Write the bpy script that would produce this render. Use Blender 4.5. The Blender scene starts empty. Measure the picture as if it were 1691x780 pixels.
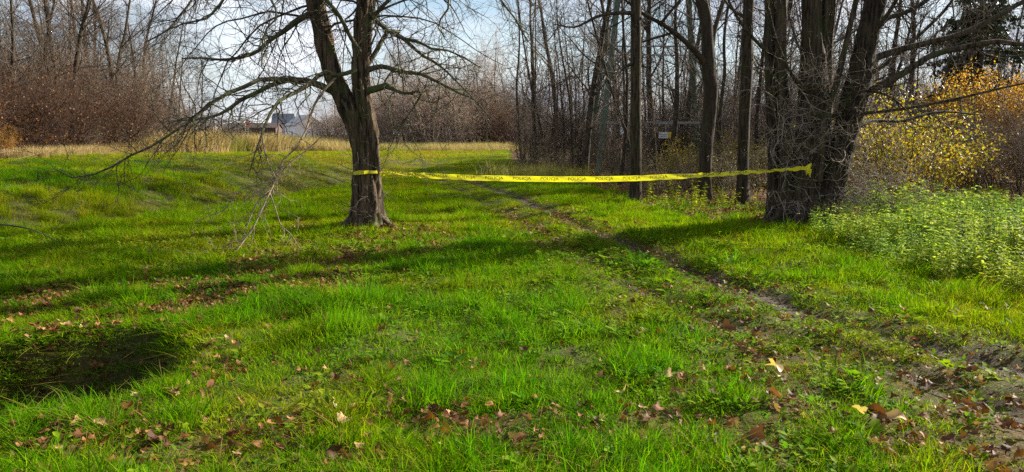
import bpy, math, random
import numpy as np
from mathutils import Vector, Matrix

R = math.radians
rng = np.random.default_rng(7)
random.seed(7)
S = bpy.context.scene
COL = S.collection

# ------------------------------------------------------------------ camera
F = 1253.0                       # focal length in pixels of the 1691-wide photograph
CAM_Z = 1.6
HORIZON = 222.0
PITCH = math.atan((390.0 - HORIZON) / F)
cam = bpy.data.cameras.new('camera')
cam.sensor_width = 36.0
cam.lens = 36.0 * F / 1691.0
cam.clip_start = 0.05
cam.clip_end = 5000
co = bpy.data.objects.new('camera', cam)
COL.objects.link(co)
co.location = (0, 0, CAM_Z)
co.rotation_euler = (R(90) - PITCH, 0, 0)
S.camera = co

# ------------------------------------------------------------------ light
SUN_AZ = R(30)                   # from +X towards +Y: low, from the right and a little beyond
SUN_EL = R(25)
SUN = Vector((math.cos(SUN_EL) * math.cos(SUN_AZ), math.cos(SUN_EL) * math.sin(SUN_AZ), math.sin(SUN_EL)))
sl = bpy.data.lights.new('sun', 'SUN')
sl.energy = 5.0
sl.angle = R(0.55)
sl.color = (1.0, 0.93, 0.80)
so = bpy.data.objects.new('sun', sl)
COL.objects.link(so)
so.rotation_euler = SUN.to_track_quat('Z', 'Y').to_euler()
so.location = (30, 10, 30)

world = bpy.data.worlds.new('World')
S.world = world
world.use_nodes = True
wt = world.node_tree
wt.nodes.clear()
def wn(t, **k):
    n = wt.nodes.new(t)
    for a, b in k.items():
        setattr(n, a, b)
    return n
w_out = wn('ShaderNodeOutputWorld')
w_bg = wn('ShaderNodeBackground')
w_bg.inputs['Strength'].default_value = 0.05
w_sky = wn('ShaderNodeTexSky', sky_type='NISHITA', sun_disc=False)
w_sky.sun_elevation = SUN_EL
w_sky.sun_rotation = R(90) - SUN_AZ
w_sky.air_density = 1.0
w_sky.dust_density = 0.6
w_tc = wn('ShaderNodeTexCoord')
w_map = wn('ShaderNodeMapping')
w_map.inputs['Scale'].default_value = (1.0, 1.0, 2.6)
w_map.inputs['Location'].default_value = (0.35, 0.1, 0.2)
w_n1 = wn('ShaderNodeTexNoise')
w_n1.inputs['Scale'].default_value = 2.6
w_n1.inputs['Detail'].default_value = 8
w_n1.inputs['Roughness'].default_value = 0.58
w_r1 = wn('ShaderNodeValToRGB')
w_r1.color_ramp.elements[0].position = 0.40
w_r1.color_ramp.elements[1].position = 0.58
w_n2 = wn('ShaderNodeTexNoise')
w_n2.inputs['Scale'].default_value = 4.5
w_n2.inputs['Detail'].default_value = 6
w_r2 = wn('ShaderNodeValToRGB')
w_r2.color_ramp.elements[0].position = 0.36
w_r2.color_ramp.elements[0].color = (2.9, 3.5, 4.6, 1)
w_r2.color_ramp.elements[1].position = 0.62
w_r2.color_ramp.elements[1].color = (7.4, 7.6, 8.1, 1)
w_mix = wn('ShaderNodeMix', data_type='RGBA')
L = wt.links.new
L(w_tc.outputs['Generated'], w_map.inputs['Vector'])
L(w_map.outputs['Vector'], w_n1.inputs['Vector'])
L(w_map.outputs['Vector'], w_n2.inputs['Vector'])
L(w_n1.outputs['Fac'], w_r1.inputs['Fac'])
L(w_n2.outputs['Fac'], w_r2.inputs['Fac'])
w_sep = wn('ShaderNodeSeparateXYZ')
L(w_tc.outputs['Generated'], w_sep.inputs['Vector'])
w_hz = wn('ShaderNodeMapRange')          # cloud banks close up towards the horizon, all the way round
w_hz.inputs['From Min'].default_value = 0.02
w_hz.inputs['From Max'].default_value = 0.16
w_hz.inputs['To Min'].default_value = 0.85
w_hz.inputs['To Max'].default_value = 0.0
L(w_sep.outputs['Z'], w_hz.inputs['Value'])
w_max = wn('ShaderNodeMath', operation='MAXIMUM')
L(w_r1.outputs['Color'], w_max.inputs[0])
L(w_hz.outputs['Result'], w_max.inputs[1])
L(w_max.outputs['Value'], w_mix.inputs['Factor'])
L(w_sky.outputs['Color'], w_mix.inputs['A'])
L(w_r2.outputs['Color'], w_mix.inputs['B'])
L(w_mix.outputs['Result'], w_bg.inputs['Color'])
L(w_bg.outputs['Background'], w_out.inputs['Surface'])

S.view_settings.view_transform = 'Standard'
S.view_settings.look = 'None'
S.view_settings.gamma = 1.0
S.view_settings.exposure = 1.72
S.render.engine = 'CYCLES'
S.cycles.max_bounces = 5
S.cycles.diffuse_bounces = 3
S.cycles.glossy_bounces = 2
S.cycles.transmission_bounces = 3
S.cycles.transparent_max_bounces = 4
S.cycles.use_denoising = False
S.cycles.sample_clamp_indirect = 6.0
S.cycles.caustics_reflective = False
S.cycles.caustics_refractive = False

# ------------------------------------------------------------------ pixel to place
CP, SP = math.cos(PITCH), math.sin(PITCH)
def W(u, v, Y):
    """the point at distance Y that the photograph shows at pixel (u, v)"""
    a = (u - 845.5) / F
    b = -(v - 390.0) / F
    d = np.array([a, CP + b * SP, -SP + b * CP])
    return np.array([0, 0, CAM_Z]) + d * (Y / d[1])
def G(u, v, z=0.0):
    """the point of the level z that the photograph shows at pixel (u, v)"""
    a = (u - 845.5) / F
    b = -(v - 390.0) / F
    d = np.array([a, CP + b * SP, -SP + b * CP])
    return np.array([0, 0, CAM_Z]) + d * ((z - CAM_Z) / d[2])

# ------------------------------------------------------------------ numbers
def vnoise(x, y, seed=0, wrap=0):
    x = np.asarray(x, float); y = np.asarray(y, float)
    xi = np.floor(x).astype(np.int64); yi = np.floor(y).astype(np.int64)
    fx = x - xi; fy = y - yi
    fx = fx * fx * (3 - 2 * fx); fy = fy * fy * (3 - 2 * fy)
    def h(a, b):
        if wrap:
            a = a % wrap
        n = (a * 374761393 + b * 668265263 + seed * 974711) & 0x7fffffff
        n = ((n ^ (n >> 13)) * 1274126177) & 0x7fffffff
        return ((n ^ (n >> 16)) & 0xffff) / 65535.0
    return ((h(xi, yi) * (1 - fx) + h(xi + 1, yi) * fx) * (1 - fy)
            + (h(xi, yi + 1) * (1 - fx) + h(xi + 1, yi + 1) * fx) * fy)
def fbm(x, y, seed=0, o=4):
    s = 0; a = 0.5; t = 0
    for k in range(o):
        s = s + a * vnoise(np.asarray(x) * 2 ** k, np.asarray(y) * 2 ** k, seed + k * 17)
        t += a; a *= 0.5
    return s / t
def sstep(a, b, x):
    t = np.clip((np.asarray(x, float) - a) / (b - a), 0, 1)
    return t * t * (3 - 2 * t)
def unit(v):
    return v / np.maximum(np.linalg.norm(v, axis=-1, keepdims=True), 1e-9)
def polydist(x, y, pl):
    """distance to a polyline, signed side, and how far along"""
    x = np.asarray(x, float); y = np.asarray(y, float)
    best = np.full(x.shape, 1e9); side = np.zeros(x.shape); along = np.zeros(x.shape); acc = 0
    for (ax, ay), (bx, by) in zip(pl[:-1], pl[1:]):
        dx, dy = bx - ax, by - ay
        l2 = dx * dx + dy * dy
        t = np.clip(((x - ax) * dx + (y - ay) * dy) / l2, 0, 1)
        px, py = ax + t * dx, ay + t * dy
        d = np.hypot(x - px, y - py)
        m = d < best
        best = np.where(m, d, best)
        side = np.where(m, np.sign(dx * (y - ay) - dy * (x - ax)), side)
        along = np.where(m, acc + t * math.sqrt(l2), along)
        acc += math.sqrt(l2)
    return best, side, along
def catmull(P, n):
    P = np.asarray(P, float)
    k = len(P)
    Q = np.vstack([2 * P[0] - P[1], P, 2 * P[-1] - P[-2]])
    seg = np.linalg.norm(np.diff(P[:, :3], axis=0), axis=1)
    cum = np.concatenate([[0], np.cumsum(seg)]); cum /= cum[-1]
    out = []
    for s in np.linspace(0, 1, n):
        i = min(max(np.searchsorted(cum, s, 'right') - 1, 0), k - 2)
        t = (s - cum[i]) / max(cum[i + 1] - cum[i], 1e-9)
        a, b, c, d = Q[i], Q[i + 1], Q[i + 2], Q[i + 3]
        out.append(0.5 * (2 * b + (c - a) * t + (2 * a - 5 * b + 4 * c - d) * t * t + (3 * b - a - 3 * c + d) * t ** 3))
    return np.array(out)

# ------------------------------------------------------------------ the lie of the land
DITCH = [(-19, 10.2), (-12.5, 12.2), (-9.2, 14.2), (-7.9, 17.2), (-7.3, 22), (-6.6, 30), (-5.0, 42), (-2.5, 62)]
HOLE = [(-6.8, 1.9), (-4.5, 3.45), (-3.3, 5.15)]
RUT_R = [tuple(G(u, v)[:2]) for u, v in [(775, 290), (790, 303), (850, 326), (930, 360), (1000, 390), (1100, 432), (1200, 467), (1256, 488), (1358, 527), (1476, 556), (1589, 590), (1690, 612), (1850, 650)]]
RUT_L = [tuple(G(u, v)[:2]) for u, v in [(722, 292), (735, 303), (800, 335), (890, 378), (980, 425), (1060, 478), (1150, 520), (1250, 550), (1348, 577), (1461, 611), (1538, 636), (1640, 667), (1800, 722)]]
FOREST = [tuple(G(u, v)[:2]) for u, v in [(842, 262), (858, 285), (905, 300), (985, 312), (1045, 336), (1100, 350), (1180, 365), (1255, 372), (1400, 372), (1470, 365), (1691, 372), (2100, 380)]]
def forest_side(x, y):
    """how far past the edge of the wood on the right, in metres"""
    fx = np.array([p[0] for p in FOREST]); fy = np.array([p[1] for p in FOREST])
    o = np.argsort(fx)
    edge = np.interp(x, fx[o], fy[o])
    d = (np.asarray(y) - edge) * 0.8
    return np.where(np.asarray(x) < fx.min(), -5.0, d)
def left_wood(x, y):
    return np.where(np.asarray(y) > 20, -22.0 - np.asarray(x) + 2.0 * (fbm(np.asarray(x) / 4.0, np.asarray(y) / 4.0, 6, 2) - 0.5), -5.0)
def left_edge(u):
    return 22.3 * F / (845.5 - min(u, 420))
def terrain(x, y):
    x = np.asarray(x, float); y = np.asarray(y, float)
    h = 0.10 * (fbm(x / 3.0, y / 3.0, 3, 3) - 0.5) + 0.07 * (fbm(x / 0.5, y / 0.5, 9, 2) - 0.5)
    near = 1 - sstep(40, 80, y)
    h = h * (0.3 + 0.7 * near)
    d, s, _ = polydist(x, y, DITCH)
    dep = 0.95 * (1 - sstep(30, 55, y)) + 0.05
    h = h - dep * (1 - sstep(0.2, np.where(s > 0, 4.2, 2.0), d))
    h = h + np.where(s > 0, 0.55 * sstep(1.0, 9.0, d), 0.0) * (1 - sstep(35, 70, y))
    bank = np.where(s > 0, 1, 0) * sstep(0.6, 2.0, d) * (1 - sstep(30, 45, y))
    h = h + bank * (0.34 * (fbm(x / 1.3, y / 0.9, 71, 3) - 0.5) + 0.16 * (fbm(x / 0.45, y / 0.4, 72, 2) - 0.5))
    d, s, a = polydist(x, y, HOLE)
    h = h - 1.05 * (1 - sstep(0.35, 1.18, d + 0.42 * (fbm(x / 0.5, y / 0.5, 21, 3) - 0.5)))
    for pl, dp in ((RUT_R, 0.055), (RUT_L, 0.04)):
        d, _, _ = polydist(x, y, pl)
        h = h - dp * (1 - sstep(0.1, 0.34, d)) + 0.008 * np.exp(-((d - 0.45) / 0.15) ** 2)
    # slightly raised tufty hummock in the middle of the foreground and round the trees
    for (u, v, r, k) in ((590, 520, 0.35, 0.09), (550, 565, 0.5, 0.10), (605, 380, 0.8, 0.10), (1320, 372, 1.2, 0.12)):
        g = G(u, v)
        h = h + k * np.exp(-((x - g[0]) ** 2 + (y - g[1]) ** 2) / r ** 2)
    far = sstep(120, 500, np.hypot(x, y))
    return h * (1 - far)
def zat(x, y):
    return float(terrain(np.array([x]), np.array([y]))[0])

# ------------------------------------------------------------------ objects
def tag(o, label=None, cat=None, group=None, kind=None):
    if label: o['label'] = label
    if cat: o['category'] = cat
    if group: o['group'] = group
    if kind: o['kind'] = kind
    return o
def empty(name, loc, label=None, cat=None, group=None, rz=0.0):
    o = bpy.data.objects.new(name, None)
    o.empty_display_size = 0.2
    COL.objects.link(o)
    o.location = loc
    o.rotation_euler = (0, 0, rz)
    return tag(o, label, cat, group)
def mk_mesh(name, V, faces, mat=None, smooth=True, attrs=None):
    """faces: list of integer arrays, each (n, 3) or (n, 4)"""
    me = bpy.data.meshes.new(name)
    V = np.ascontiguousarray(V, np.float32)
    faces = [np.asarray(f, np.int32) for f in faces if len(f)]
    me.vertices.add(len(V))
    me.vertices.foreach_set('co', V.ravel())
    loops = np.concatenate([f.ravel() for f in faces])
    sizes = np.concatenate([np.full(len(f), f.shape[1], np.int32) for f in faces])
    starts = np.concatenate([[0], np.cumsum(sizes)[:-1]]).astype(np.int32)
    me.loops.add(len(loops))
    me.loops.foreach_set('vertex_index', loops)
    me.polygons.add(len(sizes))
    me.polygons.foreach_set('loop_start', starts)
    me.polygons.foreach_set('use_smooth', np.full(len(sizes), smooth, bool))
    for nm, arr in (attrs or {}).items():
        a = np.asarray(arr, np.float32)
        if a.ndim == 1:
            at = me.attributes.new(nm, 'FLOAT', 'POINT'); at.data.foreach_set('value', a)
        else:
            at = me.attributes.new(nm, 'FLOAT_COLOR', 'POINT')
            if a.shape[1] == 3:
                a = np.hstack([a, np.ones((len(a), 1), np.float32)])
            at.data.foreach_set('color', a.ravel())
    me.update(calc_edges=True)
    me.validate()
    if mat:
        me.materials.append(mat)
    return me
def obj(name, me, parent=None, loc=(0, 0, 0)):
    o = bpy.data.objects.new(name, me)
    COL.objects.link(o)
    o.location = loc
    if parent:
        o.parent = parent
    return o
def copy_tree(o, parent=None):
    c = o.copy()
    COL.objects.link(c)
    if parent:
        c.parent = parent
    for ch in list(o.children):
        copy_tree(ch, c)
    return c
class Geo:
    """collects pieces of ONE mesh"""
    def __init__(s):
        s.V = []; s.Q = []; s.T = []; s.n = 0; s.A = []
    def add(s, V, Q=None, T=None, a=0.0):
        V = np.asarray(V, float)
        if Q is not None and len(Q): s.Q.append(np.asarray(Q) + s.n)
        if T is not None and len(T): s.T.append(np.asarray(T) + s.n)
        s.V.append(V); s.n += len(V)
        s.A.append(np.full(len(V), a, float) if np.isscalar(a) else np.asarray(a, float))
    def box(s, c, d, rot=None):
        x, y, z = np.array(d) / 2.0
        V = np.array([(-x, -y, -z), (x, -y, -z), (x, y, -z), (-x, y, -z), (-x, -y, z), (x, -y, z), (x, y, z), (-x, y, z)])
        if rot is not None:
            V = V @ np.array(rot).T
        s.add(V + np.array(c), [(0, 3, 2, 1), (4, 5, 6, 7), (0, 1, 5, 4), (1, 2, 6, 5), (2, 3, 7, 6), (3, 0, 4, 7)])
    def bar(s, a, b, w, h=None):
        a = np.array(a, float); b = np.array(b, float)
        t = unit(b - a)
        u = np.cross(t, (0, 0, 1.0)) if abs(t[2]) < 0.95 else np.cross(t, (0, 1.0, 0))
        u = unit(u); v = np.cross(t, u)
        M = np.stack([u, v, t], axis=1)
        s.box((a + b) / 2, (w, h or w, np.linalg.norm(b - a)), M)
    def mesh(s, name, mat, smooth=False):
        V = np.vstack(s.V)
        f = []
        if s.Q: f.append(np.vstack(s.Q))
        if s.T: f.append(np.vstack(s.T))
        return mk_mesh(name, V, f, mat, smooth, {'var': np.concatenate(s.A)})
    def build(s, name, mat, parent=None, smooth=False):
        return obj(name, s.mesh(name, mat, smooth), parent)

# ------------------------------------------------------------------ materials
def mat_new(name):
    m = bpy.data.materials.new(name)
    m.use_nodes = True
    nt = m.node_tree
    nt.nodes.clear()
    return m, nt
def N(nt, t, **k):
    n = nt.nodes.new(t)
    for a, b in k.items():
        setattr(n, a, b)
    return n
def ramp(nt, fac, stops):
    r = N(nt, 'ShaderNodeValToRGB')
    e = r.color_ramp.elements
    while len(e) < len(stops):
        e.new(0.5)
    for i, (p, c) in enumerate(stops):
        e[i].position = p
        e[i].color = (*c, 1) if len(c) == 3 else c
    nt.links.new(fac, r.inputs['Fac'])
    return r.outputs['Color']
def noise(nt, vec, scale, detail=4, rough=0.55):
    n = N(nt, 'ShaderNodeTexNoise')
    n.inputs['Scale'].default_value = scale
    n.inputs['Detail'].default_value = detail
    n.inputs['Roughness'].default_value = rough
    if vec is not None:
        nt.links.new(vec, n.inputs['Vector'])
    return n.outputs['Fac']
def mixc(nt, fac, a, b, mode='MIX'):
    m = N(nt, 'ShaderNodeMix', data_type='RGBA', blend_type=mode)
    for key, val in (('Factor', fac), ('A', a), ('B', b)):
        if isinstance(val, (float, int)):
            m.inputs[key].default_value = val
        elif isinstance(val, tuple):
            m.inputs[key].default_value = (*val, 1)
        else:
            nt.links.new(val, m.inputs[key])
    return m.outputs['Result']
def mapv(nt, vec, scale):
    m = N(nt, 'ShaderNodeMapping')
    m.inputs['Scale'].default_value = scale
    nt.links.new(vec, m.inputs['Vector'])
    return m.outputs['Vector']
def bark(name, dark, light, moss=None, moss_amt=0.5, zscale=0.16, scale=26.0, bump=0.6):
    m, nt = mat_new(name)
    out = N(nt, 'ShaderNodeOutputMaterial')
    b = N(nt, 'ShaderNodeBsdfPrincipled')
    b.inputs['Roughness'].default_value = 0.9
    b.inputs['Specular IOR Level'].default_value = 0.15
    tc = N(nt, 'ShaderNodeTexCoord').outputs['Object']
    mv = mapv(nt, tc, (1, 1, zscale))
    f = noise(nt, mv, scale, 6, 0.62)
    c = ramp(nt, f, [(0.38 if bump > 0.8 else 0.32, dark), (0.64 if bump > 0.8 else 0.68, light)])
    oi = N(nt, 'ShaderNodeObjectInfo')
    big = noise(nt, tc, 1.7, 3)
    c = mixc(nt, ramp(nt, big, [(0.35, (0, 0, 0)), (0.7, (1, 1, 1))]), c, tuple(min(1, x * 1.45) for x in light), 'MIX') if False else c
    if moss:
        mf = ramp(nt, noise(nt, tc, 2.6, 5, 0.65), [(0.62 - 0.3 * moss_amt, (0, 0, 0)), (0.85 - 0.3 * moss_amt, (1, 1, 1))])
        c = mixc(nt, mf, c, moss)
    v = N(nt, 'ShaderNodeHueSaturation')
    mr = N(nt, 'ShaderNodeMapRange')
    mr.inputs['To Min'].default_value = 0.75
    mr.inputs['To Max'].default_value = 1.25
    nt.links.new(oi.outputs['Random'], mr.inputs['Value'])
    nt.links.new(mr.outputs['Result'], v.inputs['Value'])
    nt.links.new(c, v.inputs['Color'])
    nt.links.new(v.outputs['Color'], b.inputs['Base Color'])
    if bump:
        bp = N(nt, 'ShaderNodeBump')
        bp.inputs['Strength'].default_value = bump
        bp.inputs['Distance'].default_value = 0.03
        nt.links.new(f, bp.inputs['Height'])
        nt.links.new(bp.outputs['Normal'], b.inputs['Normal'])
    nt.links.new(b.outputs['BSDF'], out.inputs['Surface'])
    return m
def leafmat(name, stops, trans=0.35, src='random', tint=False, rough=0.5, spec=0.3, hgrad=None):
    """a thin leaf or blade that lets some light through; its hue comes from the piece, never from the light"""
    m, nt = mat_new(name)
    out = N(nt, 'ShaderNodeOutputMaterial')
    b = N(nt, 'ShaderNodeBsdfPrincipled')
    b.inputs['Roughness'].default_value = rough
    b.inputs['Specular IOR Level'].default_value = spec
    tr = N(nt, 'ShaderNodeBsdfTranslucent')
    mx = N(nt, 'ShaderNodeMixShader')
    mx.inputs['Fac'].default_value = trans
    if src == 'random':
        fac = N(nt, 'ShaderNodeObjectInfo').outputs['Random']
    else:
        fac = N(nt, 'ShaderNodeAttribute', attribute_name=src).outputs['Fac']
    c = ramp(nt, fac, stops)
    if tint:
        at = N(nt, 'ShaderNodeAttribute', attribute_name='tint', attribute_type='INSTANCER')
        c = mixc(nt, 1.0, c, at.outputs['Color'], 'MULTIPLY')
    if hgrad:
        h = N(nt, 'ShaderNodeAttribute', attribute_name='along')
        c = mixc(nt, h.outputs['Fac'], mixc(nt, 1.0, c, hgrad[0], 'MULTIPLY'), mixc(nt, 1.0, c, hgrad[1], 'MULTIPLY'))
    tcol = mixc(nt, 1.0, c, (1.15, 1.25, 0.6), 'MULTIPLY')
    nt.links.new(c, b.inputs['Base Color'])
    nt.links.new(tcol, tr.inputs['Color'])
    nt.links.new(b.outputs['BSDF'], mx.inputs[1])
    nt.links.new(tr.outputs['BSDF'], mx.inputs[2])
    nt.links.new(mx.outputs['Shader'], out.inputs['Surface'])
    return m
def plain(name, c, rough=0.7, var=0.12, scale=6.0, spec=0.3, metal=0.0):
    m, nt = mat_new(name)
    out = N(nt, 'ShaderNodeOutputMaterial')
    b = N(nt, 'ShaderNodeBsdfPrincipled')
    b.inputs['Roughness'].default_value = rough
    b.inputs['Specular IOR Level'].default_value = spec
    b.inputs['Metallic'].default_value = metal
    tc = N(nt, 'ShaderNodeTexCoord').outputs['Object']
    f = noise(nt, tc, scale, 6, 0.65)
    col = ramp(nt, f, [(0.3, tuple(x * (1 - 2 * var) for x in c)), (0.7, tuple(min(1, x * (1 + var)) for x in c))])
    nt.links.new(col, b.inputs['Base Color'])
    nt.links.new(b.outputs['BSDF'], out.inputs['Surface'])
    return m

M = {}
M['bark_main'] = bark('furrowed_bark', (0.012, 0.009, 0.006), (0.17, 0.115, 0.07), (0.055, 0.072, 0.018), 0.34, 0.07, 18, 1.0)
M['bark_limb'] = bark('mossy_limb_bark', (0.030, 0.024, 0.017), (0.13, 0.115, 0.065), (0.09, 0.11, 0.03), 0.55, 0.4, 24, 0.4)
M['bark_dark'] = bark('dark_bark', (0.013, 0.009, 0.006), (0.085, 0.060, 0.038), (0.040, 0.046, 0.013), 0.42, 0.10, 26, 0.9)
M['bark_wood'] = bark('woodland_bark', (0.018, 0.013, 0.009), (0.068, 0.050, 0.033), (0.042, 0.046, 0.014), 0.32, 0.12, 18, 0.5)
M['twig_dark'] = bark('dark_twig', (0.035, 0.026, 0.020), (0.10, 0.078, 0.060), None, 0, 1, 14, 0)
M['twig_tangle'] = bark('dead_pale_twig', (0.13, 0.10, 0.078), (0.36, 0.285, 0.22), None, 0, 1, 10, 0)
M['twig_hazed'] = bark('hazed_far_twig', (0.21, 0.150, 0.112), (0.42, 0.315, 0.240), None, 0, 1, 10, 0)  # distance haze put into the colour, paler than the nearer twigs
M['twig_grey'] = bark('grey_brown_twig', (0.078, 0.056, 0.040), (0.20, 0.150, 0.108), None, 0, 1, 10, 0)
M['twig_red'] = bark('red_brown_twig', (0.040, 0.025, 0.018), (0.108, 0.062, 0.042), None, 0, 1, 10, 0)
M['twig_sunlit'] = bark('sunlit_twig', (0.13, 0.095, 0.058), (0.32, 0.25, 0.16), None, 0, 1, 16, 0)  # sunlight put into the colour, paler than the tree's other twigs
M['log'] = bark('weathered_log', (0.05, 0.035, 0.024), (0.26, 0.19, 0.13), None, 0, 0.3, 20, 0.6)
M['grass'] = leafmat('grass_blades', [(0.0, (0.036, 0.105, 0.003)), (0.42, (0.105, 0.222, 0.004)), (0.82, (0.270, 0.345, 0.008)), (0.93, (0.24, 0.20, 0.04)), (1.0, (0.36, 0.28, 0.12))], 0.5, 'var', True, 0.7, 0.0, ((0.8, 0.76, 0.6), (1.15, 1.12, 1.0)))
M['weed'] = leafmat('weed_leaves', [(0.0, (0.06, 0.13, 0.008)), (0.6, (0.11, 0.20, 0.01)), (1.0, (0.20, 0.24, 0.015))], 0.42, 'var', True, 0.65, 0.04)
M['nettle'] = leafmat('nettle_leaves', [(0.0, (0.10, 0.19, 0.026)), (0.55, (0.20, 0.30, 0.04)), (0.85, (0.34, 0.40, 0.08)), (1.0, (0.42, 0.37, 0.10))], 0.46, 'var', True, 0.6, 0.08)
M['straw'] = leafmat('straw', [(0.0, (0.20, 0.14, 0.065)), (0.6, (0.37, 0.275, 0.145)), (1.0, (0.50, 0.40, 0.24))], 0.3, 'var', True, 0.7, 0.15)
M['litter'] = leafmat('fallen_leaf_brown', [(0.0, (0.05, 0.019, 0.008)), (0.35, (0.115, 0.043, 0.013)), (0.7, (0.19, 0.080, 0.024)), (0.95, (0.30, 0.155, 0.055)), (1.0, (0.42, 0.28, 0.12))], 0.2, 'random', False, 0.65, 0.18)
M['leaf_yellow'] = leafmat('yellow_leaves', [(0.0, (0.13, 0.15, 0.02)), (0.4, (0.27, 0.21, 0.018)), (0.8, (0.42, 0.29, 0.022)), (1.0, (0.50, 0.27, 0.03))], 0.45, 'var')
M['leaf_orange'] = leafmat('orange_leaves', [(0.0, (0.16, 0.09, 0.02)), (0.4, (0.36, 0.17, 0.02)), (0.8, (0.52, 0.25, 0.025)), (1.0, (0.55, 0.33, 0.05))], 0.45, 'var')
M['leaf_rust'] = leafmat('rust_leaves', [(0.0, (0.10, 0.035, 0.016)), (0.6, (0.20, 0.075, 0.022)), (1.0, (0.36, 0.16, 0.03))], 0.35, 'var')
M['leaf_olive'] = leafmat('olive_leaves', [(0.0, (0.06, 0.075, 0.014)), (0.6, (0.13, 0.13, 0.02)), (1.0, (0.30, 0.24, 0.03))], 0.35, 'var')
M['needle'] = leafmat('spruce_needles', [(0.0, (0.022, 0.036, 0.018)), (0.7, (0.038, 0.058, 0.022)), (1.0, (0.075, 0.085, 0.03))], 0.12, 'var')
M['tape'] = leafmat('yellow_tape_film', [(0.0, (0.74, 0.64, 0.02)), (1.0, (0.80, 0.70, 0.03))], 0.40, 'random', False, 0.35, 0.4)
M['ink'] = plain('black_print', (0.02, 0.02, 0.018), 0.5, 0.05)
M['white_wall'] = plain('white_render', (0.80, 0.78, 0.74), 0.85, 0.06, 2.0)
M['dark_roof'] = plain('slate_roof', (0.075, 0.085, 0.11), 0.7, 0.1, 3.0)
M['brown_wall'] = plain('dark_brown_boards', (0.075, 0.050, 0.040), 0.85, 0.15, 3.0)
M['grey_wall'] = plain('pale_grey_wall', (0.45, 0.44, 0.42), 0.85, 0.06, 2.0)
M['glass'] = plain('dark_glass', (0.02, 0.025, 0.03), 0.15, 0.05)
M['steel'] = plain('green_painted_steel', (0.085, 0.125, 0.075), 0.55, 0.12, 8.0, 0.4)
M['galv'] = plain('galvanised_bar', (0.34, 0.34, 0.32), 0.5, 0.12, 8.0, 0.4)
M['sign_white'] = plain('white_enamel', (0.78, 0.77, 0.72), 0.4, 0.03)
M['sign_yellow'] = plain('yellow_enamel', (0.72, 0.46, 0.03), 0.4, 0.04)
M['sign_red'] = plain('red_enamel', (0.55, 0.02, 0.03), 0.4, 0.03)
M['concrete'] = plain('old_concrete', (0.20, 0.185, 0.16), 0.9, 0.2, 14.0)
M['gravel'] = plain('track_pebble', (0.26, 0.235, 0.21), 0.8, 0.2, 20.0)

def ground_material():
    m, nt = mat_new('meadow_soil')
    out = N(nt, 'ShaderNodeOutputMaterial')
    b = N(nt, 'ShaderNodeBsdfPrincipled')
    b.inputs['Roughness'].default_value = 0.95
    b.inputs['Specular IOR Level'].default_value = 0.1
    tc = N(nt, 'ShaderNodeTexCoord').outputs['Object']
    n1 = noise(nt, tc, 5.0, 6, 0.65)
    n2 = noise(nt, tc, 42.0, 5, 0.7)
    green = ramp(nt, n2, [(0.3, (0.024, 0.026, 0.009)), (0.48, (0.055, 0.062, 0.014)), (0.60, (0.095, 0.085, 0.028)), (0.72, (0.14, 0.105, 0.05))])
    soil = ramp(nt, n2, [(0.3, (0.018, 0.012, 0.008)), (0.5, (0.050, 0.033, 0.021)), (0.7, (0.11, 0.078, 0.050))])
    lit = ramp(nt, n2, [(0.32, (0.028, 0.016, 0.008)), (0.5, (0.085, 0.046, 0.020)), (0.7, (0.17, 0.10, 0.045))])
    a1 = N(nt, 'ShaderNodeAttribute', attribute_name='soil').outputs['Fac']
    a2 = N(nt, 'ShaderNodeAttribute', attribute_name='wood').outputs['Fac']
    c = mixc(nt, a1, green, soil)
    c = mixc(nt, a2, c, lit)
    nt.links.new(c, b.inputs['Base Color'])
    bp = N(nt, 'ShaderNodeBump')
    bp.inputs['Strength'].default_value = 0.7
    bp.inputs['Distance'].default_value = 0.03
    nt.links.new(n2, bp.inputs['Height'])
    nt.links.new(bp.outputs['Normal'], b.inputs['Normal'])
    nt.links.new(b.outputs['BSDF'], out.inputs['Surface'])
    return m
M['ground'] = ground_material()
def track_material():
    m, nt = mat_new('trodden_dirt')
    out = N(nt, 'ShaderNodeOutputMaterial')
    b = N(nt, 'ShaderNodeBsdfPrincipled')
    b.inputs['Roughness'].default_value = 0.9
    b.inputs['Specular IOR Level'].default_value = 0.2
    tc = N(nt, 'ShaderNodeTexCoord').outputs['Object']
    n1 = noise(nt, tc, 3.0, 5, 0.6)
    n2 = noise(nt, tc, 55.0, 6, 0.72)
    a = ramp(nt, n2, [(0.30, (0.022, 0.014, 0.009)), (0.52, (0.070, 0.045, 0.028)), (0.72, (0.16, 0.11, 0.075))])
    g = ramp(nt, n2, [(0.30, (0.026, 0.019, 0.013)), (0.52, (0.080, 0.060, 0.044)), (0.72, (0.19, 0.155, 0.12))])
    c = mixc(nt, ramp(nt, n1, [(0.4, (0, 0, 0)), (0.65, (1, 1, 1))]), a, g)
    nt.links.new(c, b.inputs['Base Color'])
    bp = N(nt, 'ShaderNodeBump')
    bp.inputs['Strength'].default_value = 0.9
    bp.inputs['Distance'].default_value = 0.03
    nt.links.new(n2, bp.inputs['Height'])
    nt.links.new(bp.outputs['Normal'], b.inputs['Normal'])
    nt.links.new(b.outputs['BSDF'], out.inputs['Surface'])
    return m
M['track'] = track_material()

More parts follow.
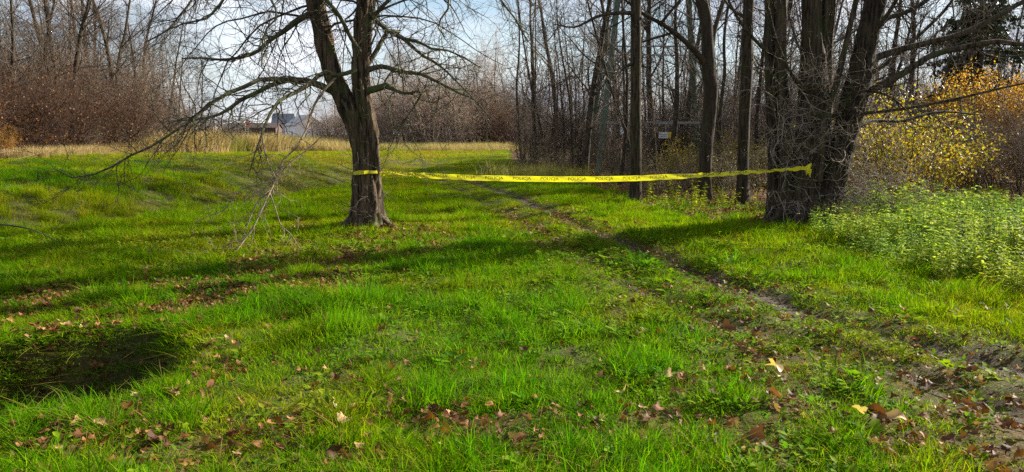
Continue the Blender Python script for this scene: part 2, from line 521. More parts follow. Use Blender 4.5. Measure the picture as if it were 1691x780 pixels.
# ------------------------------------------------------------------ masks of the ground
def soil_mask(x, y):
    dr, _, _ = polydist(x, y, RUT_R)
    dl, _, _ = polydist(x, y, RUT_L)
    e = 0.16 * (fbm(x / 0.35, y / 0.35, 31, 2) - 0.5)
    s = np.maximum(1 - sstep(0.14, 0.32, dr + 0.9 * e), 0.65 * (1 - sstep(0.04, 0.22, dl + 1.6 * e)))
    # the near end of the track, worn and stony
    nearr = (1 - sstep(5.2, 7.2, y)) * (1 - sstep(0.05, 0.45, np.minimum(dr, dl) + 3.4 * e)) * 0.8
    s = np.maximum(s, nearr)
    d, _, _ = polydist(x, y, HOLE)
    s = np.maximum(s, 0.95 * (1 - sstep(0.30, 0.85, d + e)))
    return np.clip(s, 0, 1)
LITTER_SPOTS = [(600, 395, 1.4), (640, 405, 0.9), (560, 430, 1.1), (430, 455, 0.8), (330, 470, 0.8), (200, 500, 0.7), (80, 500, 0.7), (660, 700, 0.3), (800, 720, 0.3), (900, 740, 0.3), (300, 740, 0.3), (100, 740, 0.3), (1330, 690, 0.3), (1500, 740, 0.35), (1640, 740, 0.4), (1120, 640, 0.25), (480, 430, 1.0), (380, 480, 0.9), (520, 470, 0.8), (60, 560, 0.6), (110, 545, 0.4), (320, 510, 0.6),
                (1090, 560, 0.25), (1200, 550, 0.35), (1240, 590, 0.4), (730, 705, 0.25), (870, 755, 0.2), (1240, 745, 0.22),
                (1440, 705, 0.2), (560, 690, 0.22), (640, 665, 0.22), (1290, 640, 0.3), (1160, 720, 0.25), (740, 735, 0.2),
                (220, 690, 0.22), (600, 745, 0.25), (520, 720, 0.2), (1070, 700, 0.2), (1400, 740, 0.2), (1560, 640, 0.3), (1620, 700, 0.35),
                (170, 750, 0.25), (440, 750, 0.25), (930, 700, 0.25), (1000, 740, 0.25)]
LS = [(G(u, v)[0], G(u, v)[1], r) for u, v, r in LITTER_SPOTS]
def litter_mask(x, y):
    s = np.zeros(np.shape(x))
    for a, b, r in LS:
        s = np.maximum(s, np.exp(-((x - a) ** 2 + (y - b) ** 2) / (r * r)))
    return s * sstep(0.3, 0.6, fbm(x / 0.35, y / 0.35, 77, 3))

# ------------------------------------------------------------------ ground sheet
def build_ground():
    ys = np.concatenate([np.linspace(-14, 2.2, 30), np.linspace(2.3, 12, 150), 12 + 68 * np.linspace(0.006, 1, 170) ** 1.5, np.geomspace(82, 1800, 40)])
    t = np.linspace(-1, 1, 321)
    xs = 9.0 * t + 1500 * np.sign(t) * np.maximum(np.abs(t) - 0.0, 0) ** 9 + 26 * t ** 3
    X, Y = np.meshgrid(xs, ys)
    Z = terrain(X, Y)
    V = np.stack([X, Y, Z], -1).reshape(-1, 3)
    nx, ny = len(xs), len(ys)
    i = np.arange(ny - 1)[:, None] * nx + np.arange(nx - 1)[None, :]
    Q = np.stack([i, i + 1, i + nx + 1, i + nx], -1).reshape(-1, 4)
    x, y = V[:, 0], V[:, 1]
    wood = sstep(-0.5, 1.5, forest_side(x, y) + 1.5 * (fbm(x / 1.5, y / 1.5, 5, 3) - 0.5))
    lw = sstep(0, 2, left_wood(x, y)) * (1 - sstep(-16, -10, x))
    wood = np.maximum(np.maximum(wood, lw), 0.85 * litter_mask(x, y))
    me = mk_mesh('ground', V, [Q], M['ground'], True, {'soil': soil_mask(x, y), 'wood': wood})
    tag(obj('ground', me), 'rough green meadow ground with a shallow ditch', None, None, 'structure')
build_ground()
def build_track():
    g = Geo()
    for pl, w in ((RUT_R, 0.15), (RUT_L, 0.04)):
        P = catmull(np.array([(a, b, 0) for a, b in pl]), 260)
        T = unit(np.gradient(P, axis=0)); Nn = np.stack([-T[:, 1], T[:, 0], 0 * T[:, 0]], 1)
        k = np.arange(len(P))
        near = 1 - sstep(5.0, 8.0, P[:, 1])
        rows = []
        for s in np.linspace(-1, 1, 7):
            ww = w * (0.75 + 0.9 * vnoise(k / 5.0, k * 0 + (3 if s < 0 else 8), 13)) * (0.75 + 0.35 * near)
            q = P + Nn * (ww * s)[:, None]
            q[:, 2] = terrain(q[:, 0], q[:, 1]) + 0.004 - 0.02 * (abs(s) > 0.9)
            rows.append(q)
        V = np.stack(rows, 1).reshape(-1, 3)
        n = 7
        i = np.arange(len(P) - 1)[:, None] * n + np.arange(n - 1)[None, :]
        g.add(V, np.stack([i, i + n, i + n + 1, i + 1], -1).reshape(-1, 4))
    tag(g.build('dirt_track', M['track'], None, True), 'worn wheel ruts of bare dirt crossing the grass', None, None, 'structure')
build_track()

# ------------------------------------------------------------------ branches
def tubes(P, Rr, sides, tip=False):
    """P (M, N, 3), Rr (M, N) -> verts, quads of M separate tubes"""
    Mn, Nn = P.shape[:2]
    T = np.empty_like(P)
    T[:, 1:-1] = P[:, 2:] - P[:, :-2]; T[:, 0] = P[:, 1] - P[:, 0]; T[:, -1] = P[:, -1] - P[:, -2]
    T = unit(T)
    ch = unit(P[:, -1] - P[:, 0])
    ref = np.where(np.abs(ch[:, 2:3]) > 0.8, np.array([[1.0, 0.2, 0]]), np.array([[0, 0, 1.0]]))
    u = unit(np.cross(ch, ref))[:, None, :]
    n1 = unit(u - (u * T).sum(-1, keepdims=True) * T)
    n2 = np.cross(T, n1)
    a = np.arange(sides) * 2 * math.pi / sides
    V = P[:, :, None, :] + Rr[:, :, None, None] * (n1[:, :, None, :] * np.cos(a)[None, None, :, None] + n2[:, :, None, :] * np.sin(a)[None, None, :, None])
    b = (np.arange(Mn) * Nn * sides)[:, None, None]
    i = (np.arange(Nn - 1) * sides)[None, :, None]
    j = np.arange(sides)[None, None, :]
    j2 = (j + 1) % sides
    Q = np.stack(np.broadcast_arrays(b + i + j, b + i + j2, b + i + sides + j2, b + i + sides + j), -1).reshape(-1, 4)
    return V.reshape(-1, 3), Q
def sprout(P, Rr, dens, rg, t0=0.15, t1=1.0, ang=(55, 15), length=(0.3, 0.8), by_parent=0.0, rr=0.5, rmax=None, rmin=0.0018, n=4, curv=0.25, trop=(0, 0, 0.1), taper=0.35, up=None, bias=None):
    """side shoots along every branch of a batch; dens = shoots per metre"""
    Mn, Nn = P.shape[:2]
    seg = np.linalg.norm(np.diff(P, axis=1), axis=-1)
    Ltot = seg.sum(1)
    cnt = rg.poisson(np.maximum(Ltot * (t1 - t0) * dens, 0.0))
    idx = np.repeat(np.arange(Mn), cnt)
    if len(idx) == 0:
        return np.zeros((0, n + 1, 3)), np.zeros((0, n + 1))
    t = t0 + (t1 - t0) * rg.random(len(idx))
    f = t * (Nn - 1)
    i = np.minimum(f.astype(int), Nn - 2)
    w = (f - i)[:, None]
    p = P[idx, i] * (1 - w) + P[idx, i + 1] * w
    r = Rr[idx, i] * (1 - w[:, 0]) + Rr[idx, i + 1] * w[:, 0]
    T = unit(P[idx, i + 1] - P[idx, i])
    rv = rg.normal(size=(len(idx), 3))
    if up is not None:
        rv = rv + np.array(up)
    side = unit(rv - (rv * T).sum(-1, keepdims=True) * T)
    a = np.radians(rg.normal(ang[0], ang[1], len(idx)))[:, None]
    d = unit(T * np.cos(a) + side * np.sin(a))
    ln = rg.uniform(length[0], length[1], len(idx)) * (1 - by_parent + by_parent * Ltot[idx] * (1.05 - t))
    r0 = np.maximum(r * rr * rg.uniform(0.7, 1.1, len(idx)), rmin)
    if rmax is not None:
        r0 = np.minimum(r0, rmax)
    out = np.zeros((len(idx), n + 1, 3)); out[:, 0] = p
    tv = np.array(trop)[None, :]
    for k in range(n):
        d = unit(d + rg.normal(size=d.shape) * curv + tv)
        out[:, k + 1] = out[:, k] + d * (ln / n)[:, None]
    rad = r0[:, None] * np.linspace(1, taper, n + 1)[None, :]
    return out, np.maximum(rad, rmin * 0.7)
def stem(p, d, ln, r0, rg, n=10, curv=0.06, trop=(0, 0, 0.05), taper=0.2):
    d = unit(np.array(d, float)); P = [np.array(p, float)]
    for k in range(n):
        d = unit(d + rg.normal(size=3) * curv + np.array(trop))
        P.append(P[-1] + d * ln / n)
    return np.array(P)[None], (r0 * np.linspace(1, taper, n + 1))[None]
def limb(px, Y, n=16, off=None):
    """a limb from photograph pixels: (u, v, radius in px [, change of distance])"""
    A = []
    for q in px:
        y = Y + (q[3] if len(q) > 3 else 0.0)
        A.append(np.concatenate([W(q[0], q[1], y), [q[2] / F * y]]))
    C = catmull(A, n)
    return C[:, :3][None], np.maximum(C[:, 3], 0.002)[None]
def add_t(g, P, Rr, sides, base, a=0.0):
    if len(P) == 0:
        return
    V, Q = tubes(P, Rr, sides)
    g.add(V - base, Q)
def rough_trunk(g, P, Rr, base, sides=40, rings=90, amp=0.10, flare=0.0, seed=0, lobes=5):
    """a furrowed trunk: ribs and hollows are in the mesh"""
    C = catmull(np.hstack([P[0], Rr[0][:, None]]), rings)
    p = C[:, :3]; r = C[:, 3]
    T = unit(np.gradient(p, axis=0))
    u = unit(np.cross(T, np.array([0, 1.0, 0]))); w = np.cross(T, u)
    th = np.arange(sides) * 2 * math.pi / sides
    s = np.concatenate([[0], np.cumsum(np.linalg.norm(np.diff(p, axis=0), axis=1))])
    TH, SS = np.meshgrid(th, s)
    a = TH / (2 * math.pi)
    nz = (vnoise(a * 10, SS * 1.2, seed, 10) - 0.5) * 1.1 + (vnoise(a * 20, SS * 3.2, seed + 5, 20) - 0.5) * 0.75 + (vnoise(a * 40, SS * 7, seed + 9, 40) - 0.5) * 0.5
    rr = r[:, None] * (1 + amp * nz * 1.6)
    if flare:
        lob = 0.55 + 0.45 * np.cos(lobes * TH + seed) + 0.5 * (vnoise(a * 7, SS * 0, seed + 2, 7) - 0.3)
        rr = rr * (1 + flare * np.exp(-SS / 0.22) * np.clip(lob, 0, 1.4))
    V = p[:, None, :] + rr[..., None] * (u[:, None, :] * np.cos(TH)[..., None] + w[:, None, :] * np.sin(TH)[..., None])
    i = np.arange(rings - 1)[:, None] * sides
    j = np.arange(sides)[None, :]; j2 = (j + 1) % sides
    Q = np.stack([i + j, i + j2, i + sides + j2, i + sides + j], -1).reshape(-1, 4)
    g.add(V.reshape(-1, 3) - base, Q)
def leaves(P, rg, per, size, spread, a=None, hang=0.3):
    """small diamond leaves near the points P -> one Geo"""
    g = Geo()
    idx = np.repeat(np.arange(len(P)), per)
    c = P[idx] + rg.normal(size=(len(idx), 3)) * spread
    m = len(c)
    d = unit(rg.normal(size=(m, 3)) + np.array([0, 0, -hang]))
    q = rg.normal(size=(m, 3)); q = unit(q - (q * d).sum(-1, keepdims=True) * d)
    nrm = np.cross(d, q)
    s = size * rg.uniform(0.6, 1.25, m)[:, None]
    V = np.stack([c, c + d * s * 0.5 + q * s * 0.36 + nrm * s * 0.08, c + d * s, c + d * s * 0.5 - q * s * 0.36 + nrm * s * 0.08], 1).reshape(-1, 3)
    k = (np.arange(m) * 4)[:, None]
    T = np.concatenate([k + np.array([[0, 1, 2]]), k + np.array([[0, 2, 3]])])
    g.add(V, None, T, np.repeat(rg.random(m), 4))
    return g

# ------------------------------------------------------------------ the leaning double-trunked tree the tape is tied to
def cat(*PR):
    """join batches that share a point count"""
    return np.concatenate([p for p, _ in PR]), np.concatenate([r for _, r in PR])
def twiggery(g, P, Rr, base, rg, d2=5.0, d3=7.0, d4=0.0, l2=(0.35, 1.0), l3=(0.12, 0.4), droop=-0.05, curv=0.28, t0=0.2, rr=0.45, rmax=0.012, big=None, d2n=6, up=None):
    P2, R2 = sprout(P, Rr, d2, rg, t0, 1.0, (52, 18), l2, 0.0, rr, rmax, 0.0040, d2n, curv, (0, 0, droop), 0.35, up)
    add_t(big if big is not None else g, P2, R2, 4, base)
    P3, R3 = sprout(P2, R2, d3, rg, 0.12, 1.0, (50, 20), l3, 0.0, 0.65, 0.0055, 0.0030, 4, curv, (0, 0, droop * 0.6), 0.55)
    add_t(g, P3, R3, 3, base)
    if d4:
        P4, R4 = sprout(P3, R3, d4, rg, 0.2, 1.0, (50, 20), (0.06, 0.22), 0.0, 0.75, 0.004, 0.0024, 3, curv, (0, 0, 0), 0.6)
        add_t(g, P4, R4, 3, base)
    return P2, R2, P3, R3

def roots(root, b, spots, mat, rg):
    """surface roots that run out of the foot of a trunk and dive into the ground"""
    for (a, r0, ln, th) in spots:
        n = 10; t = np.linspace(0, 1, n)
        aa = a + 0.35 * rg.normal() * t
        r = r0 + ln * t
        x = b[0] + r * np.cos(aa); y = b[1] + r * np.sin(aa)
        z = terrain(x, y) + 0.17 * (1 - t) ** 3 - 0.01 - 0.05 * t ** 3
        P = np.stack([x, y, z], 1)
        g = Geo()
        V, Q = tubes(P[None], (th * (1 - 0.75 * t))[None], 9)
        V = V + 0.10 * th * rg.normal(size=V.shape)
        g.add(V - b, Q)
        g.build('root', mat, root, True)
def hero_tree():
    rg = np.random.default_rng(11)
    Y = 12.6
    b = G(605, 381); b[2] = zat(b[0], b[1]) - 0.04
    root = empty('bare_tree', b, 'furrowed double trunked bare tree by the ditch with yellow tape round it', 'tree')
    g = Geo()
    A = limb([(598, 392, 20), (599, 345, 17.5), (600, 300, 16), (598, 255, 15.5), (590, 212, 16.5), (577, 182, 17), (563, 154, 15.5), (543, 103, 14), (531, 50, 13.5), (520, 0, 13), (509, -60, 11, 0.1), (497, -160, 8.5, 0.3), (488, -280, 5.5, 0.6), (470, -400, 2, 0.9)], Y, 24)
    B = limb([(612, 392, 21), (612, 345, 18.5), (611, 300, 16.5), (611, 255, 16), (608, 212, 16.5), (602, 182, 16), (597, 150, 15.5), (596, 103, 14.5), (600, 50, 15.5), (604, 0, 15.5), (607, -70, 13, -0.2), (602, -180, 10, -0.4), (612, -320, 6.5, -0.5), (604, -450, 2, -0.8)], Y, 24)
    rough_trunk(g, *A, b, 60, 170, 0.27, 1.3, 3)
    rough_trunk(g, *B, b, 60, 170, 0.27, 1.4, 8)
    g.build('trunk', M['bark_main'], root, True)
    roots(root, b, [(-0.25, 0.20, 0.55, 0.085), (-0.95, 0.20, 0.45, 0.075), (-1.7, 0.18, 0.38, 0.08), (-2.5, 0.20, 0.5, 0.08), (-3.05, 0.20, 0.42, 0.07), (0.6, 0.2, 0.4, 0.07)], M['bark_main'], rg)
    specs = [
        # limbs read off the photograph, left side
        [(520, 20, 6.5), (493, 33, 6, -0.2), (470, 51, 5.5, -0.4), (444, 68, 4.6, -0.6), (424, 86, 4, -0.8), (398, 95, 3.4, -0.9), (365, 99, 2.7, -1.0), (331, 96, 2.2, -1.1), (300, 97, 1.4, -1.2)],
        [(552, 152, 7.5), (526, 140, 6.5, -0.2), (503, 133, 6, -0.4), (465, 132, 5.5, -0.7), (431, 131, 5, -1), (403, 144, 4.6, -1.2), (377, 154, 4.2, -1.4), (357, 165, 4, -1.5), (330, 187, 3.6, -1.7), (309, 204, 3.2, -1.8), (291, 213, 3, -1.9), (262, 236, 2.6, -2.0), (212, 259, 2.4, -2.1), (177, 280, 2.2, -2.2), (147, 290, 1.8, -2.2), (112, 293, 1.5, -2.3), (88, 278, 1, -2.3)],
        [(478, 132, 5.6, -0.6), (447, 141, 5.2, -0.7), (423, 154, 4.8, -0.6), (400, 164, 4.4, -0.5), (382, 177, 4, -0.4), (362, 189, 3.2, -0.3), (330, 197, 2.4, -0.2), (296, 199, 1.6, 0), (262, 203, 1, 0.1)],
        [(588, 116, 5, -0.3), (557, 125, 4.8, -0.5), (534, 119, 4.6, -0.6), (513, 138, 4.6, -0.8), (490, 152, 4.4, -1), (464, 165, 4, -1.3), (449, 183, 3.6, -1.5), (437, 208, 2.9, -1.7), (430, 230, 2.4, -1.9), (419, 261, 1.9, -2.0), (410, 292, 1.2, -2.1)],
        # right side
        [(604, 117, 6), (629, 110, 5.4, -0.1), (650, 115, 5, -0.3), (670, 120, 4.6, -0.4), (693, 122, 4, -0.6), (714, 131, 3.4, -0.7), (739, 144, 2.9, -0.8), (760, 155, 2.3, -0.9), (782, 164, 1.7, -1), (806, 190, 1, -1)],
        [(604, 112, 5.5), (621, 85, 5.3, 0.1), (634, 62, 5, 0.2), (644, 50, 4.6, 0.3), (656, 57, 4.4, 0.2), (672, 69, 4, 0.1), (698, 92, 3.3, 0), (716, 102, 3, -0.1), (734, 115, 2.6, -0.2), (755, 136, 2.1, -0.3), (778, 159, 1.7, -0.4), (800, 184, 1, -0.5)],
        [(606, 20, 4.5), (619, 31, 4.2, -0.2), (634, 46, 3.9, -0.4), (660, 62, 3.5, -0.6), (688, 68, 3, -0.8), (714, 81, 2.6, -0.9), (737, 83, 2.2, -1), (765, 95, 1.6, -1.1), (795, 113, 1, -1.2)],
        [(600, 152, 7.5), (624, 146, 6.5, -0.2), (639, 142, 6, -0.3), (652, 149, 4.2, -0.4), (672, 155, 3.6, -0.5), (696, 151, 3, -0.6), (687, 172, 2.6, -0.6), (673, 192, 2.1, -0.7), (660, 212, 1.6, -0.7), (642, 234, 1, -0.8)],
        [(608, 38, 5), (619, 26, 4.6, -0.1), (629, 13, 4.3, -0.2), (645, -2, 4, -0.3), (672, -30, 3.3, -0.4), (720, -60, 2.4, -0.6), (770, -70, 1.4, -0.8)],
        [(596, 88, 5, -0.2), (579, 62, 4.7, -0.3), (566, 36, 4.4, -0.4), (552, 15, 4.1, -0.5), (536, -2, 3.8, -0.6), (505, -40, 3, -0.7), (460, -70, 2, -0.8), (420, -60, 1.2, -1)],
        # limbs that leave the trunks above the frame and hang back into it
        [(515, -30, 6), (470, -60, 5, -0.4), (420, -65, 4.2, -0.9), (385, -40, 3.6, -1.2), (372, -5, 3, -1.4), (340, 32, 2.5, -1.6), (312, 36, 2, -1.7), (282, 48, 1.4, -1.8)],
        [(508, -70, 5), (450, -120, 4.4, 0.4), (390, -110, 3.8, 0.8), (340, -60, 3, 1.1), (318, 0, 2.5, 1.2), (300, 20, 2.2, 1.3), (280, 48, 1.8, 1.3), (240, 70, 1.3, 1.4)],
        [(607, -60, 5.5), (660, -110, 4.6, -0.4), (710, -90, 3.8, -0.8), (736, -40, 3, -1), (740, 15, 2.4, -1.1), (722, 40, 1.9, -1.2), (735, 62, 1.4, -1.3)],
        [(606, -90, 5.5), (680, -140, 4.4, 0.3), (750, -130, 3.6, 0.6), (800, -70, 3, 0.8), (820, -10, 2.4, 0.9), (850, 30, 1.9, 1), (872, 70, 1.2, 1)],
        [(514, -50, 5), (480, -70, 4.2, -0.8), (455, -60, 3.4, -1.3), (440, -20, 2.8, -1.6), (458, 25, 2.3, -1.7), (436, 55, 1.9, -1.8), (432, 110, 1.4, -1.9)],
    ]
    specs = [[(q[0], q[1], q[2] * (0.74 if q[2] < 6 else 0.86)) + tuple(q[3:]) for q in sp] for sp in specs]
    crown = Geo()
    for sp in specs:
        P, Rr = limb(sp, Y, 18)
        bg = Geo()
        add_t(bg, P, Rr, 9, b)
        twiggery(crown, P, Rr, b, rg, 9.0, 11.0, 5.0, (0.25, 1.15), (0.12, 0.5), -0.05, 0.30, 0.12, 0.5, 0.011, bg)
        bg.build('branch', M['bark_limb'], root, True)
    # upper crown, above the frame
    for P, Rr in (A, B):
        P1, R1 = sprout(P, Rr, 4.0, rg, 0.5, 1.0, (55, 12), (1.2, 2.8), 0.0, 0.42, 0.04, 0.012, 9, 0.20, (0, 0, -0.02), 0.2)
        add_t(crown, P1, R1, 5, b)
        twiggery(crown, P1, R1, b, rg, 3.6, 4.5, 0, (0.3, 1.2), (0.15, 0.5), -0.10, 0.28, 0.2, 0.5, 0.010)
        P1, R1 = sprout(P, Rr, 9.0, rg, 0.40, 0.72, (75, 12), (1.6, 3.6), 0.0, 0.3, 0.022, 0.009, 12, 0.16, (0, 0, -0.10), 0.22)
        add_t(crown, P1, R1, 5, b)
        twiggery(crown, P1, R1, b, rg, 4.5, 6.0, 0, (0.3, 1.2), (0.15, 0.5), -0.10, 0.28, 0.25, 0.5, 0.008)
        # fine shoots straight from the stems
        P1, R1 = sprout(P, Rr, 7, rg, 0.03, 0.5, (70, 15), (0.25, 0.8), 0.0, 0.2, 0.006, 0.003, 6, 0.3, (0, 0, 0.02), 0.4)
        add_t(crown, P1, R1, 4, b)
        P3, R3 = sprout(P1, R1, 6, rg, 0.15, 1.0, (50, 20), (0.1, 0.35), 0.0, 0.6, 0.004, 0.0019, 4, 0.3, (0, 0, 0), 0.5)
        add_t(crown, P3, R3, 3, b)
    # dead shoots at the foot of the trunk
    P, Rr = cat(limb([(612, 392, 23), (612, 345, 19), (611, 300, 15)], Y - 0.15, 8), limb([(596, 392, 23), (598, 345, 19), (600, 300, 15)], Y - 0.15, 8))
    P1, R1 = sprout(P, Rr, 20, rg, 0.05, 0.95, (75, 15), (0.25, 0.75), 0.0, 0.06, 0.006, 0.003, 6, 0.3, (0, -0.04, -0.02), 0.4, (0, -0.8, 0))
    add_t(crown, P1, R1, 4, b)
    P3, R3 = sprout(P1, R1, 9, rg, 0.15, 1.0, (50, 20), (0.1, 0.3), 0.0, 0.6, 0.004, 0.0019, 4, 0.3, (0, 0, 0), 0.5)
    add_t(crown, P3, R3, 3, b)
    crown.build('crown', M['twig_dark'], root, True)
    # the bough hanging to the grass on the left, sunlight painted into its colour
    hang = [
        [(558, 125, 2.6, -0.45), (545, 138, 2.5, -0.55), (530, 155, 2.4, -0.7), (521, 170, 2.4, -0.8), (513, 190, 2.3, -1), (505, 217, 2.2, -1.2), (490, 243, 2.1, -1.4), (465, 268, 2.0, -1.6), (456, 297, 1.9, -1.8), (446, 317, 1.8, -2), (430, 351, 1.6, -2.2), (415, 383, 1.5, -2.4), (383, 423, 1.4, -2.7), (365, 455, 1.1, -2.9), (352, 463, 1, -3)],
        [(534, 222, 1.6, -1.2), (516, 240, 1.6, -1.3), (473, 275, 1.5, -1.6), (456, 290, 1.3, -1.8)],
        [(456, 297, 1.6, -1.8), (440, 302, 1.5, -1.9), (404, 311, 1.4, -2.0), (386, 320, 1.2, -2.1), (350, 318, 0.9, -2.2)],
        [(446, 317, 1.7, -2), (426, 333, 1.6, -2), (411, 365, 1.4, -2.2), (399, 398, 1, -2.3)],
        [(381, 423, 1.6, -2.7), (355, 420, 1.5, -2.8), (332, 419, 1.4, -2.9), (304, 437, 1.2, -3), (279, 444, 0.8, -3.1)],
        [(446, 320, 1.5, -2), (455, 345, 1.4, -2.1), (464, 372, 1.2, -2.2), (480, 387, 1.1, -2.3), (498, 415, 0.8, -2.4)],
        [(418, 378, 1.4, -2.4), (400, 398, 1.3, -2.5), (378, 402, 1.2, -2.6), (352, 430, 0.9, -2.7)],
        [(386, 320, 1.2, -2.1), (372, 345, 1.1, -2.2), (350, 355, 0.9, -2.3), (320, 368, 0.7, -2.4)],
        [(433, 225, 1.8, -1.9), (437, 250, 1.7, -1.9), (444, 272, 1.5, -1.9), (456, 295, 1.1, -1.9)],
    ]
    bg = Geo()
    for sp in hang:
        P, Rr = limb(sp, Y, 14)
        Rr = np.maximum(Rr * 0.78, 0.004)
        add_t(bg, P, Rr, 6, b)
        P2, R2 = sprout(P, Rr, 9.0, rg, 0.15, 1.0, (48, 18), (0.15, 0.75), 0.0, 0.5, 0.006, 0.0026, 5, 0.28, (-0.03, 0, -0.12), 0.4)
        add_t(bg, P2, R2, 4, b)
        P3, R3 = sprout(P2, R2, 9, rg, 0.15, 1.0, (50, 20), (0.08, 0.28), 0.0, 0.6, 0.004, 0.002, 4, 0.3, (0, 0, -0.05), 0.5)
        add_t(bg, P3, R3, 3, b)
    o = bg.build('hanging_branch', M['twig_sunlit'], root, True)
    tag(o, 'pale sunlit drooping branch')
    return b
HB = hero_tree()

# ------------------------------------------------------------------ the big many-stemmed tree on the right
def cluster_tree():
    rg = np.random.default_rng(23)
    Y = 13.3
    b = G(1325, 374); b[2] = zat(b[0], b[1]) - 0.05
    root = empty('bare_tree', b, 'huge many stemmed bare tree with a tangle of twigs round its foot', 'tree')
    stems = [
        ([(1277, 390, 15, 0.2), (1277, 340, 12, 0.2), (1279, 256, 10.5, 0.2), (1275, 169, 10, 0.2), (1273, 102, 10, 0.2), (1273, 0, 9.5, 0.2), (1268, -130, 8, 0.3), (1262, -330, 5, 0.5), (1255, -480, 1.5, 0.6)], 0.4, 24),
        ([(1298, 390, 14), (1296, 340, 11), (1297, 256, 9.5), (1294, 180, 9), (1290, 102, 9), (1291, 0, 8.5), (1296, -130, 7, -0.2), (1300, -330, 4.5, -0.3), (1310, -470, 1.5, -0.5)], 0.4, 24),
        ([(1328, 392, 38), (1332, 330, 31), (1340, 250, 27), (1344, 180, 25), (1343, 130, 22), (1340, 60, 17), (1340, 0, 15), (1336, -120, 12, -0.2), (1330, -320, 8, -0.4), (1322, -560, 2, -0.8)], 0.45, 44),
        ([(1340, 390, 26, 0.1), (1346, 320, 22, 0.1), (1353, 230, 18, 0.1), (1358, 150, 15, 0.1), (1362, 70, 12, 0.1), (1369, 0, 11.5, 0.1), (1380, -130, 9, 0.3), (1392, -330, 6, 0.5), (1400, -520, 2, 0.6)], 0.3, 32),
        ([(1352, 392, 30, -0.15), (1373, 308, 24, -0.15), (1394, 230, 20.5, -0.15), (1407, 180, 20, -0.15), (1420, 128, 19, -0.15), (1432, 67, 16.5, -0.15), (1450, 0, 14.5, -0.15), (1478, -110, 11, -0.3), (1515, -290, 7, -0.4), (1545, -460, 2, -0.6)], 0.45, 40),
        ([(1352, 300, 6, -0.4), (1362, 200, 5, -0.4), (1384, 128, 4.5, -0.4), (1402, 50, 4.2, -0.4), (1416, -10, 4, -0.4), (1436, -100, 2.8, -0.5), (1450, -200, 1.2, -0.6)], 0.1, 14),
    ]
    crown = Geo(); SP = []
    for k, (sp, fl, sides) in enumerate(stems):
        P, Rr = limb(sp, Y, 22)
        g = Geo()
        rough_trunk(g, P, Rr, b, sides, 110, 0.12, fl, 40 + k, 4)
        g.build('trunk', M['bark_dark'], root, True)
        SP.append((P, Rr))
    roots(root, b, [(-0.6, 0.45, 0.5, 0.09), (-1.3, 0.35, 0.45, 0.1), (-2.0, 0.4, 0.5, 0.09), (-2.7, 0.5, 0.55, 0.1), (-3.1, 0.55, 0.45, 0.08)], M['bark_dark'], rg)
    limbs = [
        [(1410, 165, 9, -0.2), (1450, 144, 7, -0.3), (1497, 118, 6.3, -0.4), (1538, 92, 5.8, -0.5), (1589, 79, 5.4, -0.6), (1640, 69, 5, -0.7), (1671, 72, 4.6, -0.8), (1700, 75, 4.2, -0.9), (1760, 60, 3, -1), (1830, 70, 1.5, -1.2)],
        [(1425, 108, 9, 0), (1455, 92, 7, 0.1), (1486, 82, 6.3, 0.2), (1538, 69, 5.8, 0.3), (1589, 56, 5.4, 0.4), (1640, 31, 4.9, 0.5), (1691, 2, 4.4, 0.6), (1760, -30, 3, 0.8), (1840, -50, 1.5, 1)],
        [(1402, 190, 6, -0.3), (1430, 187, 3.4, -0.6), (1476, 182, 2.9, -0.8), (1538, 172, 2.7, -1), (1599, 159, 2.4, -1.2), (1640, 149, 2.1, -1.3), (1691, 138, 1.7, -1.4), (1740, 130, 1, -1.5)],
        [(1445, 45, 7, 0.2), (1463, 31, 5, 0.3), (1497, 20, 4.3, 0.4), (1532, 0, 3.8, 0.5), (1580, -40, 2.6, 0.7), (1640, -60, 1.4, 0.9)],
        [(1425, 128, 6, 0.3), (1455, 112, 4, 0.5), (1500, 75, 3.4, 0.7), (1548, 30, 3, 0.9), (1573, 0, 2.7, 1), (1605, -60, 1.8, 1.2), (1640, -110, 1, 1.4)],
        [(1362, 205, 6, -0.2), (1384, 185, 4, -0.4), (1405, 160, 3.4, -0.6), (1430, 150, 3, -0.8), (1470, 160, 2, -1), (1505, 190, 1.2, -1.1)],
        [(1400, 220, 5, 0.2), (1440, 200, 3.6, 0.5), (1490, 200, 3, 0.8), (1550, 185, 2.4, 1), (1620, 190, 1.5, 1.3)],
        [(1275, 90, 5, 0.1), (1250, 70, 3.4, 0), (1225, 40, 2.8, -0.1), (1205, 5, 2.3, -0.2), (1190, -40, 1.4, -0.3)],
        [(1330, 150, 6, -0.2), (1305, 120, 3, -0.5), (1280, 60, 2.6, -0.7), (1268, 10, 2.3, -0.9), (1250, -50, 1.5, -1)],
        [(1440, 60, 5, -0.3), (1475, 10, 4, -0.6), (1500, -40, 3.4, -0.9), (1550, -80, 2.6, -1.2), (1600, -60, 2, -1.5), (1640, 0, 1.4, -1.6), (1660, 40, 0.8, -1.7)],
    ]
    for sp in limbs:
        P, Rr = limb(sp, Y, 16)
        Rr = Rr * 0.84
        bg = Geo()
        add_t(bg, P, Rr, 9, b)
        twiggery(crown, P, Rr, b, rg, 7.0, 7.0, 3.0, (0.25, 0.9), (0.12, 0.45), 0.0, 0.25, 0.15, 0.5, 0.010, bg)
        bg.build('branch', M['bark_dark'], root, True)
